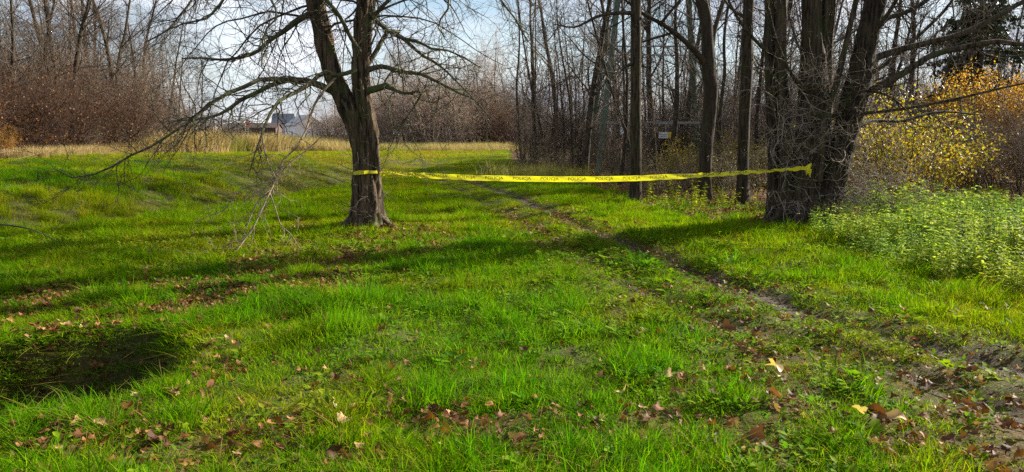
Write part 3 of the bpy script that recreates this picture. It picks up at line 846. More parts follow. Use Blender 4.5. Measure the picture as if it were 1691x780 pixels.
    for P, Rr in SP[:5]:
        P1, R1 = sprout(P, Rr, 3.2, rg, 0.48, 1.0, (50, 12), (1.0, 2.6), 0.0, 0.42, 0.04, 0.012, 8, 0.18, (0, 0, 0.04), 0.2)
        add_t(crown, P1, R1, 5, b)
        twiggery(crown, P1, R1, b, rg, 3.2, 4.0, 0, (0.3, 1.0), (0.15, 0.45), -0.02, 0.26, 0.2, 0.5, 0.010)
        P1, R1 = sprout(P, Rr, 9, rg, 0.25, 0.55, (60, 18), (0.2, 0.8), 0.0, 0.2, 0.006, 0.003, 6, 0.28, (0, 0, 0.05), 0.4, (0, -0.5, 0))
        add_t(crown, P1, R1, 4, b)
        P3, R3 = sprout(P1, R1, 6, rg, 0.15, 1.0, (50, 20), (0.1, 0.35), 0.0, 0.6, 0.004, 0.002, 4, 0.3, (0, 0, 0), 0.5)
        add_t(crown, P3, R3, 3, b)
    crown.build('crown', M['twig_dark'], root, True)
    # tangle of dead shoots round the foot
    tg = Geo()
    for P, Rr in SP[:5]:
        P1, R1 = sprout(P, Rr, 24, rg, 0.0, 0.32, (60, 22), (0.4, 1.25), 0.0, 0.1, 0.008, 0.0035, 8, 0.30, (0.04, -0.07, -0.07), 0.4, (0.3, -1.2, 0))
        add_t(tg, P1, R1, 4, b)
        P3, R3 = sprout(P1, R1, 6, rg, 0.15, 1.0, (48, 20), (0.12, 0.5), 0.0, 0.6, 0.005, 0.0024, 5, 0.32, (0, 0, -0.06), 0.5)
        add_t(tg, P3, R3, 3, b)
    # the brushy skirt on the right-hand side
    bs = np.array([W(u, v, Y + dy) for u, v, dy in [(1395, 340, 0.1), (1420, 345, 0.3), (1440, 350, 0.5), (1400, 300, 0.2), (1375, 350, -0.1), (1460, 350, 0.8)]])
    for q in bs:
        for _ in range(13):
            q0 = q + rg.normal(size=3) * 0.12
            P1, R1 = stem(q0, rg.normal(size=3) * 0.8 + np.array([0.35, -0.2, 0.9]), rg.uniform(0.7, 1.7), 0.009, rg, 8, 0.22, (0.04, 0, -0.05), 0.3)
            add_t(tg, P1, R1, 4, b)
            P3, R3 = sprout(P1, R1, 9, rg, 0.1, 1.0, (48, 20), (0.15, 0.6), 0.0, 0.6, 0.005, 0.0024, 5, 0.32, (0, 0, -0.06), 0.5)
            add_t(tg, P3, R3, 3, b)
    o = tg.build('twig_tangle', M['twig_tangle'], root, True)
    o['kind'] = 'stuff'
    return b
CB = cluster_tree()

# ------------------------------------------------------------------ the three trunks at the edge of the wood
def edge_tree(sp, Y, label, forks, seed, mat='bark_wood', sides=24, dens=5.0, base_v=None):
    rg = np.random.default_rng(seed)
    b = W(sp[0][0], sp[0][1], Y); b[2] = zat(b[0], b[1]) - 0.04
    root = empty('bare_tree', b, label, 'tree', 'bare trees at the edge of the wood')
    g = Geo()
    P, Rr = limb(sp, Y, 22)
    rough_trunk(g, P, Rr, b, sides, 90, 0.09, 0.5, seed, 4)
    g.build('trunk', M[mat], root, True)
    crown = Geo()
    for f in forks:
        Pf, Rf = limb(f, Y, 14)
        bg = Geo()
        add_t(bg, Pf, Rf, 8, b)
        twiggery(crown, Pf, Rf, b, rg, 4.0, 5.0, 0, (0.4, 1.2), (0.15, 0.5), 0.02, 0.22, 0.2, 0.45, 0.010, bg)
        bg.build('branch', M[mat], root, True)
    P1, R1 = sprout(P, Rr, 3.0, rg, 0.42, 1.0, (58, 12), (0.9, 2.4), 0.0, 0.34, 0.035, 0.010, 8, 0.16, (0, 0, 0.05), 0.2)
    add_t(crown, P1, R1, 5, b)
    twiggery(crown, P1, R1, b, rg, 3.2, 3.6, 0, (0.3, 1.0), (0.15, 0.5), 0.0, 0.24, 0.2, 0.5, 0.010)
    P1, R1 = sprout(P, Rr, dens, rg, 0.03, 0.42, (72, 12), (0.3, 1.0), 0.0, 0.15, 0.009, 0.004, 7, 0.24, (0, 0, 0.0), 0.35)
    add_t(crown, P1, R1, 4, b)
    P3, R3 = sprout(P1, R1, 5, rg, 0.15, 1.0, (50, 20), (0.12, 0.4), 0.0, 0.6, 0.005, 0.0025, 4, 0.28, (0, 0, 0), 0.5)
    add_t(crown, P3, R3, 3, b)
    crown.build('crown', M['twig_dark'], root, True)
edge_tree([(1049, 340, 10.5), (1050, 290, 9), (1050, 200, 8.5), (1050, 100, 8.5), (1050, 0, 8), (1051, -150, 7), (1048, -350, 4.5), (1046, -520, 1.2)], 17.7,
          'straight dark bare trunk standing at the grass edge behind the middle of the tape',
          [[(1048, 22, 4), (1015, 22, 2.8, -0.2), (985, 28, 2.3, -0.4), (950, 45, 1.6, -0.6), (915, 40, 0.9, -0.8)],
           [(1050, 105, 3), (1034, 110, 2, -0.2), (1020, 120, 1.4, -0.4), (1000, 118, 0.8, -0.6)]], 61, 'bark_dark', 22, 3.0)
edge_tree([(1162, 332, 13), (1164, 290, 11), (1167, 230, 10.5), (1173, 170, 11), (1173, 130, 11.5), (1168, 95, 10), (1168, 50, 9), (1158, 0, 9), (1140, -110, 7.5), (1125, -300, 4.5), (1120, -480, 1.2)], 19.0,
          'bare tree with a kinked trunk and a limb slanting up to its left',
          [[(1170, 112, 7), (1145, 82, 4.6, -0.2), (1115, 55, 4, -0.4), (1088, 37, 3.4, -0.6), (1060, 22, 2.6, -0.8), (1020, -10, 1.5, -1)],
           [(1172, 100, 6, 0.1), (1180, 50, 4, 0.3), (1195, 0, 3.6, 0.5), (1215, -90, 2.4, 0.8), (1230, -170, 1.2, 1)],
           [(1112, 54, 2.4, -0.4), (1085, 62, 1.9, -0.5), (1060, 70, 1.3, -0.6)],
           [(1092, 38, 2.6, -0.6), (1115, 10, 2.2, -0.7), (1135, -15, 1.7, -0.8), (1160, -60, 1, -1)]], 62, 'bark_wood', 24, 5.0)
edge_tree([(1226, 345, 11), (1227, 290, 9.5), (1229, 200, 9), (1234, 120, 9), (1235, 40, 8.5), (1238, -60, 7.5), (1236, -250, 5, 0.2), (1230, -430, 1.2, 0.4)], 17.4,
          'slim bare trunk just left of the many stemmed tree',
          [[(1232, 120, 3), (1250, 112, 2, 0.2), (1268, 118, 1.5, 0.4), (1290, 125, 0.8, 0.6)], [(1234, 30, 3.4), (1215, 20, 2.3, 0.1), (1200, 5, 1.8, 0.3), (1180, -30, 1, 0.5)]], 63, 'bark_dark', 22, 4.0)

# ------------------------------------------------------------------ woodland trees, saplings and shrubs: prototypes, then copies
PROTO = {}
def proto_tree(key, seed, h, r, first, dens, mat, tw, lean=0.03, wide=1.0, fine=1.0):
    rg = np.random.default_rng(seed)
    root = empty('woodland_tree', (0, 0, 0))
    g = Geo()
    P, Rr = stem((0, 0, -0.1), (lean * rg.normal(), lean * rg.normal(), 1), h, r, rg, 14, 0.05, (0, 0, 0.03), 0.15)
    rough_trunk(g, P, Rr, np.zeros(3), 12, 30, 0.06, 0.4, seed, 4)
    g.build('trunk', M[mat], root, True)
    c = Geo()
    P1, R1 = sprout(P, Rr, dens * 1.15, rg, first, 0.98, (48, 12), (0.16 * h * wide, 0.34 * h * wide), 0.0, 0.42, r * 0.42, 0.013, 8, 0.13, (0, 0, 0.06), 0.18)
    add_t(c, P1, R1, 5, 0)
    P2, R2 = sprout(P1, R1, 3.2, rg, 0.15, 1.0, (46, 14), (0.6, 1.8), 0.0, 0.5, 0.016, 0.007, 5, 0.2, (0, 0, 0.05), 0.3)
    add_t(c, P2, R2, 3, 0)
    P3, R3 = sprout(P2, R2, 3.2 * fine, rg, 0.1, 1.0, (45, 16), (0.35, 1.1), 0.0, 0.6, 0.008, 0.0055, 3, 0.22, (0, 0, 0.03), 0.5)
    add_t(c, P3, R3, 3, 0)
    c.build('crown', M[tw], root, True)
    PROTO[key] = root
    return root
for k in range(5):
    proto_tree(('tree', k), 100 + k, 12 + 1.2 * k, 0.15 + 0.012 * k, 0.20 + 0.03 * (k % 3), 2.2, 'bark_wood', 'twig_grey' if k % 2 else 'twig_dark', 0.05, 0.9)
for k in range(5):
    proto_tree(('sapling', k), 130 + k, 7.5 + 0.8 * k, 0.05 + 0.006 * k, 0.14, 2.6, 'bark_wood', 'twig_grey', 0.10, 0.55, 0.55)
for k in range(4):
    proto_tree(('far', k), 145 + k, 11.5 + 1.2 * k, 0.13 + 0.01 * k, 0.12, 2.6, 'bark_wood', 'twig_hazed', 0.06, 1.0)
def proto_shrub(key, seed, h, nst, mat, tw, leaf=None, leafn=0, leafs=0.06, spread=0.35, dens=6.0, lean=0.38, name='bare_shrub'):
    rg = np.random.default_rng(seed)
    root = empty(name, (0, 0, 0))
    c = Geo(); LP = []
    for s in range(nst):
        a = rg.uniform(0, 2 * math.pi); q = np.array([math.cos(a), math.sin(a), 0]) * spread * rg.random()
        d = np.array([math.cos(a) * lean * rg.uniform(0.2, 1.6), math.sin(a) * lean * rg.uniform(0.2, 1.6), 1.0])
        P, Rr = stem(q + (0, 0, -0.08), d, h * rg.uniform(0.6, 1.05), 0.012 + 0.005 * h * rg.uniform(0.5, 1.2), rg, 9, 0.11, (0, 0, 0.01), 0.25)
        sg = Geo(); add_t(sg, P, Rr, 5, 0)
        if s < 4:
            sg.build('stem', M[mat], root, True)
        else:
            add_t(c, P, Rr, 5, 0)
        P2, R2 = sprout(P, Rr, dens, rg, 0.08, 1.0, (48, 16), (0.18 * h, 0.42 * h), 0.0, 0.5, 0.012, 0.005, 5, 0.2, (0, 0, 0.03), 0.35)
        add_t(c, P2, R2, 3, 0)
        P3, R3 = sprout(P2, R2, 5.5, rg, 0.1, 1.0, (45, 18), (0.25, 0.9), 0.0, 0.6, 0.007, 0.0050, 3, 0.25, (0, 0, 0.0), 0.5)
        add_t(c, P3, R3, 3, 0)
        if len(P3): LP.append(P3.reshape(-1, 3))
    c.build('crown', M[tw], root, True)
    if leaf:
        LP = np.vstack(LP)
        LP = LP[rg.random(len(LP)) < leafn / max(len(LP), 1)]
        leaves(LP, rg, 1 if leafn < 1000 else 3, leafs, 0.06 if leafn < 1000 else 0.08).build('foliage', M[leaf], root)
    PROTO[key] = root
    return root
for k in range(4):
    proto_shrub(('shrub', k), 160 + k, 3.6 + 0.5 * k, 9, 'bark_wood', 'twig_grey', None)
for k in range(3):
    proto_shrub(('farshrub', k), 165 + k, 3.6 + 0.4 * k, 10, 'bark_wood', 'twig_hazed', None)
for k in range(3):
    proto_shrub(('red', k), 170 + k, 3.0 + 0.5 * k, 10, 'bark_wood', 'twig_red', 'leaf_rust', 500, 0.085, 0.5, 7.0, 0.45, 'russet_shrub')
for k in range(2):
    proto_shrub(('olive', k), 180 + k, 2.0 + 0.5 * k, 9, 'bark_wood', 'twig_grey', 'leaf_olive', 420, 0.075, 0.4, 7.0, 0.5, 'leafy_shrub')
proto_shrub(('yellow', 0), 190, 2.3, 12, 'bark_wood', 'twig_grey', 'leaf_yellow', 15000, 0.064, 0.6, 8.0, 0.55, 'yellow_shrub')
proto_shrub(('orange', 0), 191, 4.6, 13, 'bark_wood', 'twig_grey', 'leaf_orange', 14000, 0.084, 0.7, 6.5, 0.42, 'orange_shrub')
ZR = [(-1e9, 'at the open left end of the right hand wood'), (935, 'beside the thick brown tree in the wood'), (985, 'behind the green pylon leg'), (1050, 'between the straight dark trunk and the danger plate'),
      (1100, 'between the danger plate and the kinked tree'), (1168, 'between the kinked tree and the slim trunk'), (1232, 'behind the gap between the slim trunk and the many stemmed tree'),
      (1330, 'behind the many stemmed tree'), (1440, 'behind the yellow leaved shrub'), (1560, 'behind the orange leaved shrub'), (1660, 'at the far right edge of the view')]
ZL = [(-1e9, 'beyond the left edge of the left wood'), (0, 'at the left end of the left wood'), (75, 'left of the twin dark stems in the left wood'), (130, 'right of the twin dark stems in the left wood'), (195, 'toward the right end of the left wood'), (255, 'at the thin right end of the left wood')]
ZF = [(-1e9, 'seen just right of the taped double trunk'), (690, 'in the middle of the far tree line'), (760, 'toward the right end of the far tree line'), (820, 'where the far tree line meets the right hand wood')]
def zone(Z, u):
    return [t for a, t in Z if u >= a][-1]
USED = set()
def put(key, x, y, s, label, cat_, group=None, rz=None, tilt=0.0):
    o = PROTO[key] if key not in USED else copy_tree(PROTO[key])
    USED.add(key)
    o.location = (x, y, zat(x, y))
    o.rotation_euler = (random.uniform(-tilt, tilt), random.uniform(-tilt, tilt), random.uniform(0, 6.28) if rz is None else rz)
    o.scale = (s, s, s)
    for k in ('label', 'category', 'group'):
        if k in o: del o[k]
    tag(o, label, cat_, group)
    return o
def putu(key, u, Y, s, *a, **k):
    if key[0] in ('shrub', 'sapling', 'tree') and 20 < Y < 37 and (abs(u - 1100) < 48 or abs(u - 992) < 24) and a[1] != 'tree':
        Y += 13
    p = W(u, 300, Y)
    return put(key, p[0], Y, s, *a, **k)

WR = 'bare trees standing in the wood on the right'
for i, (u, Y, s) in enumerate([(965, 31, 1.0), (885, 35, 0.75), (915, 40, 0.9), (1012, 41, 0.9), (1078, 34, 0.85), (1108, 28, 0.8), (1132, 36, 0.95), (1195, 27, 0.85), (1252, 33, 0.9),
                               (1312, 25, 0.8), (1382, 24, 0.75), (1462, 29, 0.8), (1505, 36, 0.9), (1655, 31, 0.7), (1745, 30, 0.8), (1210, 45, 0.9), (1040, 52, 0.9), (1330, 44, 0.9), (1440, 48, 0.9)]):
    lab = {0: 'thick brown bare tree left of the green steel pylon leg', 1: 'thin dark bare tree nearest the open meadow at the left end of the wood',
           12: 'bare tree rising behind the yellow leaved shrub', 13: 'bare dark tree standing in front of the orange leaved shrub'}.get(i, 'bare brown tree ' + zone(ZR, u))
    putu(('tree', i % 5), u, Y, s, lab, 'tree', WR, tilt=0.04)
k = 0
for i in range(100):
    u = 862 + (1700 - 862) * ((i * 0.6180339) % 1.0) + random.uniform(-8, 8)
    Y = 24 + 26 * random.random() if u > 1000 else 33 + 18 * random.random()
    if 1380 < u and Y < 27: Y += 5
    putu(('sapling', i % 5), u, Y, random.uniform(0.75, 1.15), ('nearer' if Y < 33 else 'deeper') + ' thin bare sapling ' + zone(ZR, u), 'sapling', 'thin bare saplings in the wood on the right', tilt=0.09)
for i in range(64):
    u = 868 + (1760 - 868) * ((i * 0.7548777) % 1.0) + random.uniform(-8, 8)
    Y = (25 + 22 * random.random() ** 1.3) if u > 1000 else 33.5 + 14 * random.random()
    if u > 1380: Y = max(Y, 24) + 3
    putu(('shrub', i % 4), u, Y, random.uniform(0.55, 0.95), ('nearer' if Y < 31 else 'deeper') + ' leafless shrub ' + zone(ZR, u), 'shrub', 'leafless shrubs in the wood on the right', tilt=0.05)
for i in range(26):
    u = 880 + 800 * ((i * 0.618 + 0.3) % 1.0)
    Y = 38 + 18 * random.random()
    putu(('shrub', i % 4), u, Y, random.uniform(1.0, 1.4), 'tall twiggy grey shrub ' + zone(ZR, u), 'shrub', 'tall twiggy shrubs deep in the right wood', tilt=0.05)
for i, (u, Y, s) in enumerate([(905, 31, 0.6), (935, 29, 0.5), (1085, 19.5, 0.42), (1120, 20.5, 0.5), (1190, 21, 0.55), (1205, 19, 0.42), (1065, 22, 0.5), (1250, 20, 0.6), (870, 33, 0.55), (1010, 25, 0.55)]):
    putu(('olive', i % 2), u, Y, s, 'olive leaved low shrub ' + zone(ZR, u), 'shrub', 'low leafy shrubs along the edge of the wood')
for i, (u, Y, s, lab) in enumerate([(1488, 17.5, 1.08, 'rounded shrub full of bright yellow leaves behind the nettles'), (1535, 19.5, 0.85, 'yellow leaved shrub half hidden behind the brightest one'),
                                    (1225, 23, 0.7, 'small yellow leaved shrub showing between the slim trunk and the kinked tree'), (1140, 24, 0.6, 'small yellow leaved shrub deep behind the kinked tree')]):
    putu(('yellow', 0), u, Y, s, lab, 'shrub', None)
for i, (u, Y, s, lab) in enumerate([(1655, 25, 0.74, 'tall shrub covered in orange leaves under the spruce'), (1720, 24.5, 0.7, 'orange leaved shrub at the right edge of the view'), (1592, 26, 0.62, 'smaller orange leaved shrub left of the tall orange one')]):
    putu(('orange', 0), u, Y, s, lab, 'shrub', None)
for i, (u, Y, s) in enumerate([(1570, 20.5, 0.55), (1640, 20, 0.6), (1690, 19, 0.6), (1740, 19, 0.7), (1600, 21.5, 0.6), (1435, 19, 0.55), (1460, 21, 0.6)]):
    putu(('shrub', i % 4), u, Y, s, 'low grey bush behind the nettles and ' + zone(ZR, u), 'shrub', 'low bushes behind the nettle patch')
# left wood
for i, (u, d, k) in enumerate([(36, 2.0, 0.85), (70, 5, 0.85), (122, 1.5, 0.95), (135, 6, 0.9), (205, 2, 0.85), (-40, 3, 1.0), (-110, 4, 1.0), (10, 9, 1.0), (100, 10, 1.0), (170, 8, 0.95), (245, 3, 0.8), (285, 2, 0.75),
                               (60, 12, 0.8), (150, 12, 0.85), (235, 8, 0.8), (270, 9, 0.8), (318, 5, 0.6), (185, 4, 0.9), (95, 4, 0.85), (340, 8, 0.5), (365, 10, 0.42), (300, 12, 0.7)]):
    lab = {2: 'bare tree with twin dark stems in the middle of the left wood', 4: 'bare tree at the right end of the left wood'}.get(i, 'bare tree ' + zone(ZL, u))
    putu(('tree', i % 5), u, left_edge(u) + d, k, lab, 'tree', 'bare trees in the wood left of the meadow', tilt=0.05)
for i in range(46):
    u = -80 + 410 * ((i * 0.618) % 1.0)
    putu(('sapling', i % 5), u, left_edge(u) + 1 + 13 * random.random(), random.uniform(0.8, 1.1) * (1 if u < 250 else 0.75), 'thin bare sapling ' + zone(ZL, u), 'sapling', 'thin saplings in the left wood', tilt=0.10)
for i in range(44):
    u = -90 + 335 * ((i * 0.7549) % 1.0)
    putu(('red', i % 3), u, left_edge(u) + 0.4 + 6 * random.random() ** 1.5, random.uniform(0.7, 1.1), 'reddish brown rusty leaved shrub ' + zone(ZL, u), 'shrub', 'russet shrubs along the left wood', tilt=0.05)
for i in range(46):
    u = 0 + 400 * ((i * 0.618 + 0.2) % 1.0)
    putu(('shrub', i % 4), u, left_edge(u) + 1 + 10 * random.random(), random.uniform(0.7, 1.1) * (1 if u < 260 else 0.7), 'grey leafless shrub ' + zone(ZL, u), 'shrub', 'leafless shrubs in the left wood', tilt=0.05)
for i in range(26):
    u = -80 + 390 * ((i * 0.618 + 0.45) % 1.0)
    putu(('shrub', i % 4), u, left_edge(u) + 2 + 9 * random.random(), random.uniform(1.2, 1.6) * (1 if u < 240 else 0.75), 'tall twiggy grey shrub ' + zone(ZL, u), 'shrub', 'tall twiggy shrubs in the left wood', tilt=0.06)
for i, (u, d, k) in enumerate([(4, 0.3, 0.30), (-30, 0.5, 0.4)]):
    putu(('orange', 0), u, left_edge(u) + d, k, 'small bush with orange leaves at the left edge of the view', 'shrub', 'orange bushes at the left edge')
for i, (u, d, k) in enumerate([(185, 0.2, 0.7), (215, 0.4, 0.8), (240, 0, 0.7), (275, 0.3, 0.75), (300, 0.5, 0.7), (150, 0, 0.6), (325, 0.4, 0.7)]):
    putu(('olive', i % 2), u, left_edge(u) + d, k, 'low olive leaved bush ' + zone(ZL, u), 'shrub', 'olive bushes at the foot of the left wood')
# far side of the meadow
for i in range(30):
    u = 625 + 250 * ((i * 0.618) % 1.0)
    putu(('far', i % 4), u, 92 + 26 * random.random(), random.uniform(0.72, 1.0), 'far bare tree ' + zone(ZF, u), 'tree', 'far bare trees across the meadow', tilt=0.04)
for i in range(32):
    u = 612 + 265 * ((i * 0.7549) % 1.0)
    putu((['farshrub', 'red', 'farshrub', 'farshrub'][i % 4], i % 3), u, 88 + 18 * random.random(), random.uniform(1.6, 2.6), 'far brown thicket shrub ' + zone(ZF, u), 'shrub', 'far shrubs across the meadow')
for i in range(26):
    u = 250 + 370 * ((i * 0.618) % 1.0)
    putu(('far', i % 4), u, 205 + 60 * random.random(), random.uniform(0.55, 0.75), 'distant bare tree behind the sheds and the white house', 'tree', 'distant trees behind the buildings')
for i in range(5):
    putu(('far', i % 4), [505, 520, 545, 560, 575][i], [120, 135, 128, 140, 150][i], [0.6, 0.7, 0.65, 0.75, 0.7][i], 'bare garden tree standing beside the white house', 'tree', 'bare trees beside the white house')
for i in range(14):
    putu(('shrub', i % 4), 530 + i * 8, 120 + 25 * random.random(), random.uniform(1.1, 1.5), 'dark leafless hedge shrub right of the white house', 'shrub', 'hedge shrubs right of the white house')
for o in PROTO.values():
    pass

# ------------------------------------------------------------------ spruce
def spruce():
    rg = np.random.default_rng(301)
    Y = 30.0
    p = W(1602, 300, Y); b = np.array([p[0], Y, zat(p[0], Y)])
    root = empty('spruce_tree', b, 'tall dark green spruce standing behind the orange leaved shrub', 'tree')
    g = Geo(); P, Rr = stem((0, 0, -0.1), (0, 0, 1), 11.5, 0.17, rg, 12, 0.01, (0, 0, 0.05), 0.1)
    rough_trunk(g, P, Rr, np.zeros(3), 12, 24, 0.05, 0.3, 5, 4)
    g.build('trunk', M['bark_dark'], root, True)
    bg = Geo(); ng = Geo()
    z = 2.4
    while z < 11.3:
        L_ = 2.3 * (1 - (z - 2.0) / 9.8) ** 0.8 * rg.uniform(0.75, 1.1)
        for k in range(rg.integers(4, 7)):
            a = rg.uniform(0, 6.28)
            P1, R1 = stem((0, 0, z + rg.uniform(-.15, .15)), (math.cos(a), math.sin(a), 0.12), max(L_ * rg.uniform(0.7, 1.1), 0.2), 0.022, rg, 6, 0.05, (0, 0, -0.05), 0.3)
            add_t(bg, P1, R1, 4, 0)
            P2, R2 = sprout(P1, R1, 11, rg, 0.15, 1.0, (55, 14), (0.15, 0.55), 0, 0.4, 0.005, 0.003, 4, 0.1, (0, 0, -0.13), 0.5)
            add_t(bg, P2, R2, 3, 0)
            Q = np.vstack([P2.reshape(-1, 3), P1.reshape(-1, 3)])
            q = leaves(Q, rg, 3, 0.14, 0.035, hang=0.7)
            V = np.vstack(q.V); ng.add(V, None, np.vstack(q.T), np.concatenate(q.A))
        z += 0.34
    bg.build('branch', M['bark_dark'], root, True)
    ng.build('crown', M['needle'], root)
spruce()

# ------------------------------------------------------------------ pylon with a danger plate
def pylon():
    Y0, Y1 = 30.0, 34.4
    pl, pr = W(988, 290, Y0), W(1196, 290, Y0)
    cx = (pl[0] + pr[0]) / 2; cy = (Y0 + Y1) / 2; hw = (pr[0] - pl[0]) / 2
    b = np.array([cx, cy, zat(cx, cy)])
    root = empty('lattice_pylon', b, 'green steel lattice pylon half hidden among the trees', 'pylon')
    H = 18.0
    def corner(sx, sy, z):
        k = 1 - 0.049 * z * 1.0
        k = max(k, 0.2)
        return np.array([sx * hw * k, sy * (Y1 - Y0) / 2 * k, z])
    for sx, sy in ((-1, -1), (1, -1), (1, 1), (-1, 1)):
        g = Geo()
        a, c = corner(sx, sy, -0.3), corner(sx, sy, H)
        g.bar(a, c, 0.20, 0.025)
        d = np.array([-sx * 0.0, -sy * 0.1, 0])
        g2a, g2c = a + np.array([-sx * 0.1, -sy * 0.11, 0]) * 0 + d, c + d * 0.6
        t = unit(g2c - g2a)
        u = np.array([0, 1.0, 0]); v = unit(np.cross(t, u))
        g.box((g2a + g2c) / 2 + np.array([sx * 0.09, 0, 0]), (0.025, 0.2, np.linalg.norm(g2c - g2a)), np.stack([v, np.cross(t, v), t], 1))
        g.build('leg', M['steel'], root)
    zs = [2.05, 5.0, 8.0, 11, 14]
    ring = [(-1, -1), (1, -1), (1, 1), (-1, 1)]
    for z0, z1 in zip([0.0] + zs[:-1], zs):
        for k in range(4):
            a, c = ring[k], ring[(k + 1) % 4]
            g = Geo(); g.bar(corner(*a, z1), corner(*c, z1), 0.075, 0.05); g.build('crossbar', M['galv'], root)
            if z0 > 1:
                g = Geo(); g.bar(corner(*a, z0) + 0.01, corner(*c, z1) + 0.01, 0.05, 0.03); g.build('brace', M['steel'], root)
                g = Geo(); g.bar(corner(*c, z0) - 0.02, corner(*a, z1) - 0.02, 0.05, 0.03); g.build('brace', M['steel'], root)
    s = W(1099.5, 223.5, Y0 - 0.1) - b
    sg = Geo(); sg.box(s, (0.56, 0.012, 0.24)); plate = sg.build('danger_plate', M['sign_white'], root)
    sg = Geo(); sg.box(s + np.array([0.17, -0.009, 0]), (0.20, 0.004, 0.22)); sg.build('yellow_panel', M['sign_yellow'], plate)
    sg = Geo(); sg.box(s + np.array([-0.10, -0.009, 0.03]), (0.26, 0.004, 0.03)); sg.box(s + np.array([-0.10, -0.009, -0.04]), (0.26, 0.004, 0.03)); sg.build('print_band', M['galv'], plate)
    sg = Geo(); sg.bar(s + np.array([0, 0.03, -0.12]), np.array([s[0], s[1] + 0.03, 2.05]), 0.03, 0.03); sg.build('hanger', M['galv'], root)
pylon()

# ------------------------------------------------------------------ buildings across the meadow
def gable(name, c, w, d, h, rh, wall, roof, label, ry=0.0, over=0.25, wins=(), cat_='building'):
    """ridge runs along local x"""
    root = empty(name, (c[0], c[1], 0), label, cat_, None, ry)
    g = Geo()
    V = [(-w/2, -d/2, -0.3), (w/2, -d/2, -0.3), (w/2, d/2, -0.3), (-w/2, d/2, -0.3), (-w/2, -d/2, h), (w/2, -d/2, h), (w/2, d/2, h), (-w/2, d/2, h), (-w/2, 0, h+rh), (w/2, 0, h+rh)]
    g.add(V, [(0, 1, 5, 4), (2, 3, 7, 6)], None)
    g.add(V, [(3, 0, 4, 7), (1, 2, 6, 5)], [(4, 8, 7), (5, 6, 9)])
    g.build('wall', wall, root)
    r = Geo()
    sl = math.atan2(rh, d / 2); L_ = math.hypot(rh, d / 2) + over
    for s in (-1, 1):
        rot = np.array(Matrix.Rotation(-s * sl, 3, 'X'))
        m = np.array([0, s * (L_ / 2) * math.cos(sl), h + rh - (L_ / 2) * math.sin(sl) + 0.10])
        r.box(m, (w + 2 * over, L_, 0.14), rot)
    r.build('roof', roof, root)
    for (x, z, ww, hh, side) in wins:
        f = Geo()
        if side == 'front':
            f.box((x, -d/2 - 0.02, z), (ww, 0.06, hh))
        else:
            f.box((-w/2 - 0.02, x, z), (0.06, ww, hh))
        wf = f.build('window', M['grey_wall'], root)
        q = Geo()
        if side == 'front':
            q.box((x, -d/2 - 0.045, z), (ww - 0.16, 0.03, hh - 0.16))
        else:
            q.box((-w/2 - 0.045, x, z), (0.03, ww - 0.16, hh - 0.16))
        q.build('pane', M['glass'], wf)
    return root
p = W(497, 217, 150.0)
gable('house', (p[0] + 0.6, 150.0), 9.0, 5.4, 3.3, 1.9, M['white_wall'], M['grey_wall'], 'white rendered house with a pale gabled roof across the meadow', R(-62), 0.3, ((-1.0, 2.0, 0.9, 0.9, 'side'), (2.0, 1.6, 1.0, 1.1, 'front')))
p = W(474, 217, 185.0)
gable('house', (p[0] - 0.7, 185.0), 4.2, 5.4, 4.3, 2.1, M['grey_wall'], M['dark_roof'], 'dark slate roofed house just left of the white one', R(8), 0.4)
p = W(420, 217, 175.0)
gable('shed', (p[0], 175.0), 11.0, 6.0, 3.0, 1.0, M['brown_wall'], M['brown_wall'], 'long low dark brown shed left of the slate roofed house', R(4), 0.3, ((2.5, 1.6, 0.9, 1.0, 'front'),))
p = W(365, 217, 172.0)
gable('shed', (p[0], 172.0), 8.0, 5.0, 2.8, 0.9, M['brown_wall'], M['dark_roof'], 'small dark shed at the far end of the brown buildings', R(-3), 0.3)
p = W(305, 215, 165.0)
gable('house', (p[0], 165.0), 13.0, 7.0, 2.6, 1.3, M['grey_wall'], M['grey_wall'], 'pale low house glimpsed through the branches beside the left wood', R(6), 0.3, ((-3, 1.4, 1.1, 0.9, 'front'), (0, 1.4, 1.1, 0.9, 'front'), (3, 1.4, 1.1, 0.9, 'front')))
# road sign and board
p = W(409, 204, 95.0)
root = empty('road_sign', (p[0], 95.0, 0), 'small red and white road sign on a post before the sheds', 'sign')
g = Geo(); g.box((0, 0, 1.2), (0.07, 0.07, 2.4)); g.build('post', M['galv'], root)
g = Geo()
a = np.arange(12) * math.pi / 6
V = np.vstack([np.stack([0.34 * np.cos(a), 0 * a - 0.05, p[2] + 0.34 * np.sin(a)], 1), np.stack([0.34 * np.cos(a), 0 * a - 0.08, p[2] + 0.34 * np.sin(a)], 1), [[0, -0.05, p[2]], [0, -0.08, p[2]]]])
i = np.arange(12); j = (i + 1) % 12
g.add(V, np.stack([i, j, j + 12, i + 12], 1), np.concatenate([np.stack([i * 0 + 24, j, i], 1), np.stack([i * 0 + 25, i + 12, j + 12], 1)]))
pl_ = g.build('sign_plate', M['sign_red'], root)
g = Geo(); g.box((0, -0.09, p[2] + 0.30), (0.42, 0.02, 0.22)); g.build('white_panel', M['sign_white'], root)
p = W(399, 208, 92.0)
root = empty('notice_board', (p[0], 92.0, 0), 'pale notice board standing beside the red and white road sign', 'board')
g = Geo(); g.box((0, 0, p[2]), (0.95, 0.05, 0.5)); g.build('panel', M['grey_wall'], root)
for s in (-0.4, 0.4):
    g = Geo(); g.box((s, 0.06, p[2] / 2), (0.06, 0.06, p[2])); g.build('post', M['galv'], root)

